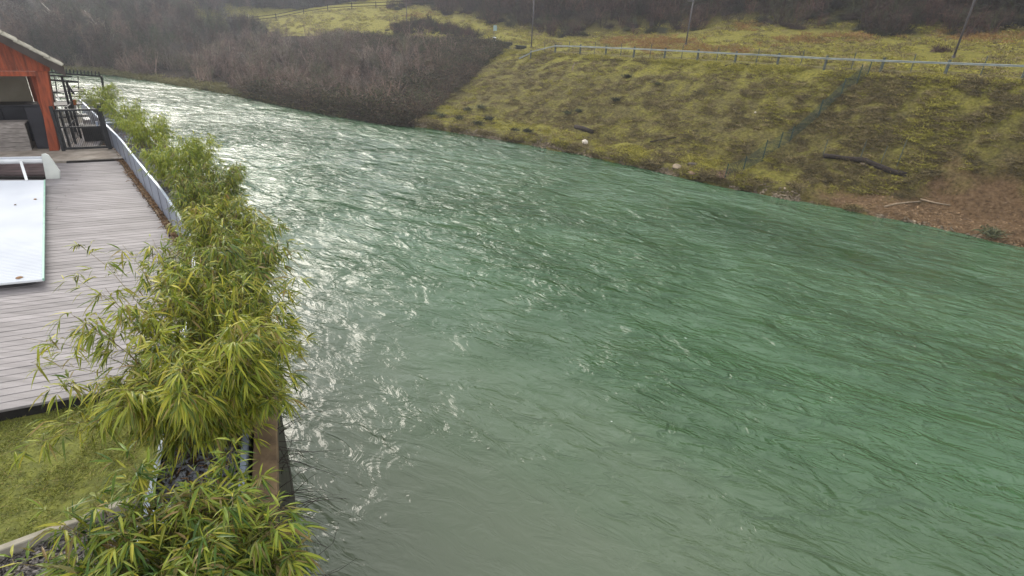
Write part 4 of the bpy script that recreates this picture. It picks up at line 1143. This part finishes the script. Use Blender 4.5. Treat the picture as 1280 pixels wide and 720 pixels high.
# ================================================================== LOGS, STAKES, STONES AND BUSHES ON THE BANK
M_bark = mat('dark_bark', (.04, .03, .024), (.018, .014, .012), rough=.95, scale=9, bump=.02, bscale=14)
M_palewood = mat('pale_driftwood', (.32, .25, .17), (.2, .15, .1), rough=.85, scale=9)
def log_on(name, pix, r_, label, cat, m, lift=.6):
    P_ = [on_bank(x, y) for x, y in pix]; q_ = P_[0].copy(); b = MB(); n_ = len(P_)
    rr = r_ if hasattr(r_, '__len__') else [r_ * random.uniform(.85, 1.1) for _ in P_]
    b.tube([p - q_ + EZ * rr[i] * lift for i, p in enumerate(P_)], rr, 8)
    o = b.build(name, m, smooth=True); o.location = q_; tag(o, label, cat); return o
log_on('long_log', [(1029, 197), (1040, 198), (1055, 200), (1068, 202), (1080, 204), (1094, 209), (1108, 215), (1120, 219), (1132, 221)], [.13, .13, .12, .14, .16, .14, .15, .14, .13], 'long dark bent trunk lying across the bank on the right', 'log', M_bark, .8)
log_on('pale_slab', [(1075, 205), (1082, 206.5), (1090, 209)], [.06, .10, .05], 'pale piece of wood under the middle of the long dark trunk', 'wood', M_palewood)
log_on('driftwood_pole', [(1105, 259), (1120, 255.5), (1135, 253.5), (1151, 252)], [.05, .045, .04, .03], 'pale driftwood pole pointing up to the right above the bare earth', 'pole', M_palewood)
log_on('driftwood_pole', [(1150, 249.5), (1168, 254), (1188, 257)], [.045, .04, .03], 'thin brownish driftwood pole pointing down to the right on the bare earth', 'pole', M_palewood)
log_on('fallen_log', [(719, 160), (727, 162), (734, 164.5), (741, 167)], [.14, .16, .16, .15], 'short dark log lying above the white stone', 'log', M_bark)
log_on('fallen_branch', [(812, 178), (828, 175), (845, 172)], [.05, .04, .03], 'thin dark branch lying on the grass shelf right of the white stone', 'branch', M_bark)
log_on('fallen_branch', [(906, 84), (920, 80.5), (945, 82)], [.10, .06, .04], 'dark branch lying under the guardrail near the top of the bank', 'branch', M_bark)
for x0, y0, hh, lb in ((1028, 195, 20, 'leftmost of the thin stakes behind the long dark trunk'), (1074, 201, 24, 'thin dark stake behind the middle of the long dark trunk'),
                   (1101, 204, 21, 'thinner pale stake right of the middle of the long dark trunk'), (1120, 210, 33, 'tallest and rightmost stake behind the long dark trunk')):
    g_ = on_bank(x0, y0); h = hh * (g_ - CAMP).dot(_f) / FPX * 1.05
    b = MB(); b.tube([(0, 0, -.15), (.05, 0, h)], [.022, .018], 6); o = b.build('stake', M_post); o.location = g_; tag(o, lb, 'stake', 'stakes behind the fallen trunk')
def boulder(name, px, py, s_, label, cat, m, flat=.8):
    g_ = on_bank(px, py); import bmesh as _b
    bm = _b.new(); _b.ops.create_icosphere(bm, subdivisions=1 if s_ > .2 else 2, radius=1)
    for v in bm.verts:
        k = 1 + random.uniform(-.3, .25); v.co = Vector((v.co.x * s_ * 1.15 * k, v.co.y * s_ * .8 * k, v.co.z * s_ * flat * k))
    me_ = bpy.data.meshes.new(name); bm.to_mesh(me_); bm.free(); o = link(name, me_, m); o.location = g_ + EZ * s_ * flat * .15; o.rotation_euler = (0, 0, random.uniform(0, 6)); tag(o, label, cat); return o
M_wst = mat('white_stone', (.62, .56, .48), (.5, .44, .36), rough=.8, scale=4)
boulder('white_stone', 731, 178.5, .27, 'single pale white stone on the bank close to the water', 'stone', M_wst, .75)
M_rock = mat('bank_rock', (.25, .20, .14), (.12, .095, .065), rough=.9, scale=3, island=.35, bump=.02, bscale=8)
boulder('flat_rock', 846, 208, .34, 'pale flat rock at the waterline, leftmost of the three rocks before the wire fence', 'rock', M_rock, .35)
boulder('flat_rock', 866, 206, .34, 'dark rock in the middle of the three rocks before the wire fence', 'rock', mat('dark_rock', (.12, .10, .08), (.05, .04, .035), rough=.9, scale=3), .5)
boulder('flat_rock', 864, 216, .32, 'pinkish flat rock lowest by the water before the wire fence', 'rock', mat('pink_rock', (.36, .24, .18), (.22, .15, .11), rough=.9, scale=3), .35)
boulder('small_white_stone', 944, 141, .08, 'tiny white stone on the mottled slope left of the wire fence', 'stone', M_wst)

# ================================================================== SCRUB, BRAMBLES, GRASS TUFTS, TREES
def scrub_mesh(name, h, nst, nbr, ntw, spread, wd, up=1.0, droop=0.0):
    """many-stemmed leafless bush of thin tapered twigs"""
    parts = []
    a = rng.uniform(0, 6.283, nst); P0 = np.stack([np.cos(a) * spread * .25 * rng.random(nst), np.sin(a) * spread * .25 * rng.random(nst), np.zeros(nst) - .1], 1)
    D0 = np.stack([np.cos(a) * spread / h * rng.uniform(.1, 1, nst), np.sin(a) * spread / h * rng.uniform(.1, 1, nst), np.full(nst, up)], 1); D0 /= np.linalg.norm(D0, axis=1, keepdims=True)
    L0 = h * rng.uniform(.6, 1.05, nst)
    parts.append(ribbons(P0, D0, L0, np.full(nst, wd * 1.7), droop, 2))
    k = rng.integers(0, nst, nst * nbr); t = rng.uniform(.12, .95, len(k))
    P1 = P0[k] + D0[k] * (L0[k] * t)[:, None]; P1[:, 2] -= droop * L0[k] * t * t
    D1 = D0[k] * .8 + rng.normal(0, .8, (len(k), 3)); D1 /= np.linalg.norm(D1, axis=1, keepdims=True); L1 = h * rng.uniform(.15, .42, len(k)) * (1.1 - t * .5)
    parts.append(ribbons(P1, D1, L1, np.full(len(k), wd), .0))
    m = rng.integers(0, len(k), len(k) * ntw); t = rng.uniform(.2, 1, len(m))
    P2 = P1[m] + D1[m] * (L1[m] * t)[:, None]; D2 = D1[m] * .7 + rng.normal(0, .95, (len(m), 3)) + np.array([0, 0, .1]); D2 /= np.linalg.norm(D2, axis=1, keepdims=True)
    parts.append(ribbons(P2, D2, h * rng.uniform(.06, .2, len(m)), np.full(len(m), wd * .65), .0))
    return np_mesh(name, *joinVF(parts))
def with_mat(me, m): me.materials.append(m); return me
def bramble_mesh(name, r, n, nl, wd):
    """low mound of arching canes with a few dead leaves"""
    a = rng.uniform(0, 6.283, n); P0 = rng.normal(0, r * .4, (n, 3)); P0[:, 2] = rng.uniform(-.1, .35 * r, n)
    D0 = rng.normal(size=(n, 3)); D0[:, 2] = np.abs(D0[:, 2]) * .8 + .15; D0 /= np.linalg.norm(D0, axis=1, keepdims=True)
    v1 = ribbons(P0, D0, r * rng.uniform(.5, 1.3, n), np.full(n, wd), rng.uniform(.1, .6, n), 3)
    P1 = rng.normal(0, r * .5, (nl, 3)); P1[:, 2] = np.abs(P1[:, 2]) * .9 + .05
    D1 = rng.normal(size=(nl, 3)); D1 /= np.linalg.norm(D1, axis=1, keepdims=True)
    v2 = ribbons(P1, D1, rng.uniform(.06, .14, nl), rng.uniform(.03, .07, nl), 0, 2)
    return np_mesh(name, *joinVF([v1, v2]))
M_scrubs = [leaf_mat('scrub_purple', [(.075, .05, .042), (.15, .105, .085), (.105, .07, .058), (.21, .155, .125)], .0, .9, .55),
            leaf_mat('scrub_grey', [(.09, .07, .06), (.17, .14, .115), (.24, .20, .165), (.12, .095, .075)], .0, .9, .55),
            leaf_mat('scrub_olive', [(.06, .065, .04), (.11, .11, .06), (.14, .12, .08), (.08, .085, .05)], .0, .9, .55)]
M_brs = [leaf_mat('bramble_dark', [(.035, .026, .022), (.08, .055, .042), (.16, .11, .075), (.05, .05, .028)], .0, .9, .55),
         leaf_mat('bramble_green', [(.035, .045, .02), (.07, .08, .035), (.05, .045, .03), (.10, .10, .05)], .0, .9, .55)]
M_reds = [leaf_mat('scrub_dark_red', [(.04, .02, .017), (.085, .042, .034), (.05, .032, .025), (.14, .09, .065)], .0, .9, .55),
          leaf_mat('scrub_dark', [(.02, .015, .012), (.055, .038, .028), (.035, .025, .02), (.10, .072, .052)], .0, .9, .55),
          leaf_mat('scrub_dark_green', [(.03, .034, .018), (.06, .06, .03), (.04, .035, .02), (.08, .08, .04)], .0, .9, .55)]
def pick(n, c0, c1, r0, r1):
    c = rng.uniform(c0, c1, n); r = rng.uniform(r0, r1, n); return c, r
# purple brown scrub on the left half of the bank
pr = [with_mat(scrub_mesh('scrub_%d' % i, 2.2, 9, 9, 5, 1.7, .03), M_scrubs[(0, 0, 1, 2)[i]]) for i in range(4)]
c, r = pick(2600, 7.04, 10.6, 1.5, 6.4)
fade = np.clip((c - 7.0) / .35, 0, 1)
keep = (r > 1.75) & (rng.random(len(c)) < .55 + .45 * fade) & ~((c > 9.0) & (r > 5.9)) & ~((c < 9.4) & (r > 4.9 + .5 * np.sin(c * 6)) & (c > 7.2))
keep &= fbm(G_at(c, r)[:, 0] * .35, G_at(c, r)[:, 1] * .35, 3) > .36
c, r = c[keep], r[keep]
P = G_at(c, r); zs = (.45 + .55 * np.clip((c - 7.0) / 1.1, 0, 1)) * rng.uniform(.45, 1.2, len(c)) * np.where(r > 4.4, .7, 1) * np.where(r < 2.4, .7, 1)
scatter('scrub_thicket', P, pr, 'purple brown leafless scrub covering the left half of the far bank', 'scrub', zs=zs, tilt=.2)
M_pst = leaf_mat('pale_stem', [(.22, .15, .12), (.28, .21, .17), (.20, .12, .09)], .0, .8, .3)
ps = [with_mat(scrub_mesh('pale_scrub_%d' % i, 2.8, 6, 5, 3, 1.8, .036), M_pst) for i in range(3)]
c, r = pick(160, 7.3, 10.6, 1.7, 5.0)
scatter('pale_saplings', G_at(c, r), ps, 'pale thin saplings standing out of the purple brown scrub', 'saplings', zs=rng.uniform(.5, 1.05, len(c)), tilt=.15)
# brambles: dark edge beside the grass and along the water
pr = [with_mat(bramble_mesh('bramble_%d' % i, .75, 420, 260, .016), M_brs[i % 2 if i else 0]) for i in range(3)]
c1, r1 = pick(1500, 6.97, 7.55, 1.35, 6.0); c1 = 6.99 + (c1 - 6.99) ** 1.0
c2, r2 = pick(1500, 7.0, 8.8, 1.3, 2.5); _k = rng.random(1500) < 1.3 - (c2 - 7) * .5; c2, r2 = c2[_k], r2[_k]
c3, r3 = pick(500, 7.1, 8.8, 4.6, 5.2)
c = np.concatenate([c1, c2, c3]); r = np.concatenate([r1, r2, r3])
P = G_at(c, r)
scatter('bramble_thicket', P, pr, 'dark brambles along the waterline and the sloping edge of the scrub', 'brambles', zs=rng.uniform(.6, 1.35, len(c)), tilt=.3)
# dark hedge on the upper slope, right of centre, and the strip left of it
pr = [with_mat(scrub_mesh('hedge_scrub_%d' % i, 2.6, 10, 9, 5, 1.9, .034), M_reds[i % 3]) for i in range(4)]
pr += [with_mat(bramble_mesh('hedge_bramble_%d' % i, .95, 500, 420, .02), M_reds[(1, 2)[i]]) for i in range(2)]
c, r = pick(3600, .6, 8.3, 7.97, 9.7)
r = r + .10 * np.sin(c * 9) * (r < 8.3)
P = G_at(c, r); zs = rng.uniform(.7, 1.2, len(c)) * np.where(r < 8.25, .7, 1.1)
scatter('hedge_thicket', P, pr, 'dense dark brown hedge thicket on the slope above the path', 'hedge', zs=zs, tilt=.15)
# island of scrub on the meadow left of the path end
pp = []
for k in range(420):
    u = random.random(); x, y = (520 + 75 * u + random.gauss(0, 7), 30 + 19 * u + random.gauss(0, 3.0)) if k % 3 else (505 + random.gauss(0, 11), 38 + random.gauss(0, 4.5))
    g_ = on_bank(x, y)
    if g_: pp.append(tuple(g_))
scatter('scrub_island', pp, pr, 'dark patch of scrub on the meadow left of the hedge thicket', 'scrub', zs=rng.uniform(.25, .5, len(pp)))
# wood on the hill behind
M_wood = [leaf_mat('wood_grey', [(.05, .045, .042), (.11, .10, .095), (.17, .155, .14), (.07, .065, .06)], .0, .9, .5), leaf_mat('wood_ivy', [(.03, .04, .025), (.06, .075, .04), (.09, .085, .05)], .0, .9, .4)]
pr = [with_mat(scrub_mesh('wood_%d' % i, 7.0, 7, 16, 12, 3.2, .05), (M_wood[0], M_scrubs[0], M_reds[1], M_wood[1])[i]) for i in range(4)]
c, r = pick(2600, .5, 12.9, 8.9, 11.6); r = 8.9 + (r - 8.9) * rng.random(len(r)) ** .5
P = G_at(c, r)
cc, rr = pick(1350, 9.75, 12.6, 1.9, 9.2); k = ~((cc < 10.3) & (rr > 5.7)) ; cc, rr = cc[k], rr[k]
P2_ = G_at(cc, rr)
zs = np.concatenate([rng.uniform(.7, 1.15, len(P)), rng.uniform(.4, .85, len(P2_)) * np.clip(.55 + (cc - 9.75) * .8, .5, 1.05)])
scatter('bare_woodland', np.concatenate([P, P2_]), pr, 'grey leafless woodland behind the river bend and on the hill', 'woodland', zs=zs, tilt=.08)

# grass tufts
def tuft(name, n, L, wd, spread, m, lie=.5):
    P0 = rng.normal(0, spread, (n, 3)); P0[:, 2] = -.02; D0 = rng.normal(0, lie, (n, 3)); D0[:, 2] = rng.uniform(.35, 1, n); D0 /= np.linalg.norm(D0, axis=1, keepdims=True)
    return with_mat(np_mesh(name, *ribbons(P0, D0, L * rng.uniform(.5, 1.2, n), np.full(n, wd), rng.uniform(.2, .7, n), 2)), m)
FR = [leaf_mat('fringe_grass', [(.10, .10, .04), (.20, .18, .07), (.14, .13, .05), (.26, .22, .10)], .1, .8, .3)]
MG = [leaf_mat('grass_green', [(.11, .105, .02), (.27, .25, .04), (.42, .37, .07), (.17, .16, .03)], .15, .8, .3),
      leaf_mat('grass_dull', [(.05, .042, .02), (.11, .088, .04), (.18, .14, .06), (.07, .058, .028)], .15, .8, .4),
      leaf_mat('grass_straw', [(.15, .12, .055), (.26, .21, .10), (.34, .27, .13)], .15, .8, .3)]
pr = [tuft('grass_tuft_%d' % i, 46, .26, .024, .17, MG[(0, 1, 1, 0, 2)[i]], .8) for i in range(5)]
c, r = pick(46000, 2.2, 7.02, 1.5, 6.2)
Pg_ = G_at(c, r); cl = fbm(Pg_[:, 0] * 1.3, Pg_[:, 1] * 1.3, 4); k = (cl > .44) & (slip_mask(c, r, G_at(c, r)[:, 0], G_at(c, r)[:, 1]) < .4); c, r = c[k], r[k]
luf = np.clip(np.exp(-((r - 5.5) / .7) ** 2) + .8 * np.exp(-((r - 2.5) / .5) ** 2) * (c > 3.6) + (fbm(Pg_[k, 0] * .45, Pg_[k, 1] * .45, 3) - .47) * 3, 0, 1)
isg = rng.random(len(c)) < luf
Pk = G_at(c, r)
tufts = scatter('green_bank_grass', Pk[isg], [pr[0], pr[3]], 'yellow green grass tufts in the bright patches of the far bank', 'grass', zs=rng.uniform(.4, 1.0, isg.sum()), tilt=.2)
c, r, Pk = c[~isg], r[~isg], Pk[~isg]
tufts = scatter('bank_grass', Pk, [pr[1], pr[2], pr[4]], 'brown and straw coloured dry grass tufts on the dull patches of the far bank', 'grass', zs=rng.uniform(.35, 1.0, len(c)) ** 1.0, tilt=.2)
c, r = pick(16000, 1.5, 9.9, 6.95, 8.1); k = (fbm(c * 9 + 3, r * 7, 3) > .38); c, r = c[k], r[k]
scatter('meadow_grass', G_at(c, r), [pr[0], pr[3], pr[4], pr[1]], 'rough green and straw coloured grass above the path', 'grass', zs=rng.uniform(.5, 1.5, len(c)), tilt=.2)
cf, rf_ = pick(2600, 7.5, 11, 1.08, 1.7)
scatter('shore_grass', G_at(cf, rf_), [tuft('fringe_tuft', 50, .42, .03, .3, FR[0], .7)], 'dull green grass fringe at the waterline below the scrub', 'grass', zs=rng.uniform(.5, 1.3, len(cf)), tilt=.2)
# rusty bracken patches at the foot of the hedge
MF = leaf_mat('bracken', [(.20, .09, .03), (.28, .15, .05), (.16, .08, .03), (.33, .22, .07), (.22, .18, .05)], .1, .8)
pf = [tuft('bracken_%d' % i, 70, .55, .03, .3, MF, .5) for i in range(2)]
pp = []
for (x, y, s_, n_) in ((770, 52, 14, 60), (830, 52, 20, 130), (818, 60, 10, 50), (935, 34, 8, 25), (1198, 44, 12, 35), (1070, 46, 25, 40), (1240, 48, 26, 60), (520, 20, 14, 30), (900, 62, 30, 40), (1000, 50, 24, 40)):
    for k in range(n_):
        g_ = on_bank(x + random.gauss(0, s_), y + random.gauss(0, 3.0))
        if g_ and g_.y > 30: pp.append(tuple(g_))
scatter('dead_bracken', pp, pf, 'rusty orange dead bracken at the foot of the dark hedge', 'bracken', scale=(.5, 1.1))
# stones and clods along the waterline
c, r = pick(4200, 2.4, 7.05, 1.02, 2.1); r = 1.02 + (r - 1.02) * rng.random(len(r))
P = G_at(c, r); k = fbm(P[:, 0] * .6, P[:, 1] * .6, 3) > .42
o = link('shore_stones', chips('shore_stones', P[k], .04, .13, M_rock, .6), M_rock); tag(o, 'earthy brown stones strewn along the waterline of the far bank', 'stones', kind='stuff')
c, r = pick(3000, 2.2, 4.3, 1.05, 3.4); P = G_at(c, r); k = slip_mask(c, r, P[:, 0], P[:, 1]) > .5
M_clod = mat('earth_clods', (.27, .18, .10), (.13, .085, .05), rough=.95, scale=3, island=.35)
o = link('earth_clods', chips('earth_clods', P[k], .02, .07, M_clod, .7), M_clod); tag(o, 'loose brown clods on the bare slipped earth at the right', 'earth', kind='stuff')

# single dark tufts and bushes that stand out on the bank
def bush(px, py, s_, label, name='dark_tussock', m=None, cat='tussock', grp='dark tussocks on the grassy bank', h=.8):
    g_ = on_bank(px, py)
    if g_ is None: return
    t = empty(name, tuple(g_)); tag(t, label, cat, grp)
    m = m or M_brs[1]
    n = 260; P0 = rng.normal(0, s_ * .38, (n, 3)); P0[:, 2] = np.abs(P0[:, 2]) * h * .6; D0 = rng.normal(size=(n, 3)); D0[:, 2] = np.abs(D0[:, 2]) + .1; D0 /= np.linalg.norm(D0, axis=1, keepdims=True)
    o = link('foliage', np_mesh('foliage', *ribbons(P0, D0, s_ * rng.uniform(.3, .8, n), rng.uniform(.02, .05, n), rng.uniform(0, .5, n), 2)), m, t); tag(o, kind='stuff')
    b = MB()
    for k in range(5):
        a = random.uniform(0, 6.28); b.tube([(0, 0, -.05), (math.cos(a) * s_ * .25, math.sin(a) * s_ * .25, s_ * h * .6)], [.02, .008], 4)
    o = b.build('stems', M_bark, t); o['kind'] = 'stuff'
spots = [(785, 97, .42, 'dark tussock high on the bank under the rail, left of centre'), (770, 126, .38, 'dark tussock with a pale tip in the middle of the slope'),
         (709, 142, .34, 'left one of two dark tussocks side by side on the slope'), (724, 140, .34, 'right one of two dark tussocks side by side on the slope'),
         (565, 114, .5, 'leafy tussock beside the diagonal edge of the brambles'), (584, 138, .38, 'small grey green tussock just above the grass shelf at the left'),
         (601, 135, .42, 'wider dark tussock right of the small grey green one'), (575, 149, .42, 'rounded dark tussock left of the pair near the water'),
         (597, 156, .5, 'rounded dark tussock near the water at the left end of the grass'), (611, 150, .46, 'dark tussock above the rounded one near the water'),
         (643, 164, .36, 'small dark tussock on the stony edge, left of its twin'), (659, 165, .4, 'small dark tussock on the stony edge, right of its twin'),
         (823, 106, .28, 'small dark tussock right of the highest one'), (540, 143, .5, 'dark tussock at the foot of the bramble edge'),
         (552, 146, .4, 'low tussock right beside the foot of the bramble edge')]
for (x, y, s_, lb) in spots: bush(x, y, s_, lb)
bush(1238, 294, .55, 'grey green bush standing on the bare earth at the waterline far right', 'waterside_bush', leaf_mat('bush_grey_green', [(.06, .07, .04), (.11, .12, .06), (.15, .15, .08)], .1, .8), 'bush', None, 1.0)
bush(1175, 66, .8, 'reddish brown bush at the foot of the tall lamp post', 'low_shrub', M_reds[0], 'shrub', None, .8)
g_ = on_bank(715, 88); st_ = MB(); st_.tube([(0, 0, -.1), (.05, 0, .3), (.18, .05, .62)], [.07, .06, .03], 7)
o = st_.build('tree_stump', M_palewood); o.location = g_; tag(o, 'small pale leaning stump just below the top of the bank', 'stump')

# leafless trees that can be told apart at the left
M_tbark = [mat('grey_bark', (.20, .18, .16), (.12, .105, .09), rough=.9, scale=5), mat('pale_bark', (.55, .50, .43), (.38, .34, .29), rough=.85, scale=5), mat('brown_bark', (.11, .085, .065), (.06, .045, .036), rough=.9, scale=5)]
def bare_tree(p, h, lean, label, bk, crown_m, nb=16, spread=.5):
    t = empty('bare_tree', tuple(p)); tag(t, label, 'tree', 'leafless trees at the river bend')
    b = MB(); pts = []; lv = Vector((lean[0], lean[1], 0))
    for i in range(6): pts.append(Vector((random.gauss(0, .05), random.gauss(0, .05), 0)) + lv * (i / 5) ** 1.3 + EZ * h * .8 * i / 5)
    b.tube(pts, [h * .022 * (1 - .8 * i / 5) + .02 for i in range(6)], 7); b.build('trunk', M_tbark[bk], t, smooth=True)
    S, Dn, Ln = [], [], []
    for k in range(nb):
        t_ = random.uniform(.22, .97); i = min(4, int(t_ * 5)); p0 = pts[i].lerp(pts[i + 1], t_ * 5 - i); a = random.uniform(0, 6.28)
        d = Vector((math.cos(a), math.sin(a), random.uniform(.35, 1.1))).normalized(); L = h * spread * (1.15 - t_) * random.uniform(.6, 1.1)
        q1 = p0 + d * L * .5; q2 = q1 + (d + EZ * .35).normalized() * L * .5
        lb_ = MB(); lb_.tube([p0, q1, q2], [h * .011 * (1.2 - t_), h * .008 * (1.2 - t_), .014], 5); lb_.build('limb', M_tbark[bk], t)
        for j in range(16):
            u = random.random(); S.append(tuple(p0.lerp(q1, u * 2) if u < .5 else q1.lerp(q2, u * 2 - 1))); Dn.append(tuple((d + Vector((random.gauss(0, .6), random.gauss(0, .6), random.gauss(.2, .4)))).normalized())); Ln.append(L * random.uniform(.2, .5))
    S, Dn, Ln = np.array(S), np.array(Dn), np.array(Ln)
    m_ = rng.integers(0, len(S), len(S) * 8); u = rng.uniform(.2, 1, len(m_)); P_ = S[m_] + Dn[m_] * (Ln[m_] * u)[:, None]; D_ = Dn[m_] * .8 + rng.normal(0, .5, (len(m_), 3)); D_ /= np.linalg.norm(D_, axis=1, keepdims=True)
    V, Fc = joinVF([ribbons(S, Dn, Ln, np.full(len(S), .04)), ribbons(P_, D_, h * rng.uniform(.04, .10, len(m_)), np.full(len(m_), .022))])
    tag(link('crown', np_mesh('crown', V, Fc), crown_m, t), kind='stuff')
def gnd(x, y, dep):
    p = atd(x, y, dep); g_ = drop(p); return g_ if g_ else p
bare_tree(gnd(20, 80, 75), 9, (1.5, 0), 'forked grey leafless tree at the far left above the tiled roof', 0, M_scrubs[1])
bare_tree(gnd(48, 80, 82), 10, (-1, 0), 'dark leafless tree behind the ridge of the tiled roof', 2, M_reds[1])
bare_tree(gnd(75, 80, 78), 9, (2.5, 0), 'ivy green leafless tree right of the roof', 0, M_scrubs[2], 22)
bare_tree(gnd(104, 70, 72), 7, (-3.5, 0), 'leafless tree with pale trunk leaning left at the river bend', 1, M_scrubs[1], 12)
bare_tree(gnd(150, 70, 70), 6, (-3.2, 0), 'leafless tree with pale low branches over the water right of the end railing', 1, M_scrubs[1], 12)
bare_tree(gnd(205, 50, 88), 7.5, (.5, 0), 'dark leafless tree at the top left where the meadow begins', 2, M_reds[1])
bare_tree(gnd(240, 40, 96), 6.5, (.2, 0), 'upright leafless tree left of the fence on the meadow', 2, M_scrubs[0])
bare_tree(gnd(165, 40, 95), 9, (.8, 0), 'tall brownish leafless tree in the middle of the woodland at the top left', 0, M_scrubs[0])

# fence along the upper edge of the meadow
ff_px = [(262, 29, 112), (310, 24, 112), (345, 20, 111), (380, 16, 109), (410, 12.5, 108), (440, 10, 106), (470, 7.5, 103), (500, 5.5, 101), (530, 4, 99), (560, 3, 97)]
mf = None; tops = []
for (x, y, dpt) in ff_px:
    g_ = drop(atd(x, y + 2, dpt))
    if mf is None:
        mf = empty('meadow_fence', tuple(g_)); tag(mf, 'dark post and rail fence along the upper edge of the green meadow', 'fence'); q = Vector(mf.location)
    b = MB(); b.beam(g_ - q - EZ * .2, g_ - q + EZ * 1.15, .12, .12, Vector((1, 0, 0))); b.build('post', M_bark, mf); tops.append(g_)
for i in range(len(tops) - 1):
    for z in (.45, .95):
        b = MB(); b.beam(tops[i] - q + EZ * z, tops[i + 1] - q + EZ * z, .05, .11); b.build('rail', M_bark, mf)
# slender pale stakes on the meadow
for (x, y, h, dpt, lb) in ((311, 24, 2.2, 105, 'pale slender stake at the left end of the meadow fence'), (509, 45, 5.0, 84, 'thin grey pole standing in the scrub island on the meadow')):
    g_ = drop(atd(x, y, dpt)); b = MB(); b.tube([(0, 0, -.2), (0, 0, h)], [.06, .04], 6); o = b.build('slender_pole', M_tbark[1] if x < 400 else M_pole); o.location = g_; tag(o, lb, 'pole')

# ================================================================== HAZE
hz = MB(); hz.box((-60, 160, 33), (560, 500, 76))
hm = bpy.data.materials.new('haze_air'); hm.use_nodes = True; hn = hm.node_tree; hn.nodes.remove(hn.nodes['Principled BSDF'])
pv = hn.nodes.new('ShaderNodeVolumePrincipled'); pv.inputs['Color'].default_value = (.85, .9, 1, 1); pv.inputs['Density'].default_value = .0009; pv.inputs['Anisotropy'].default_value = .45
hn.links.new(pv.outputs[0], hn.nodes['Material Output'].inputs['Volume'])
ho_ = hz.build('haze', hm); tag(ho_, 'thin bluish haze over the river valley', 'haze', kind='stuff')
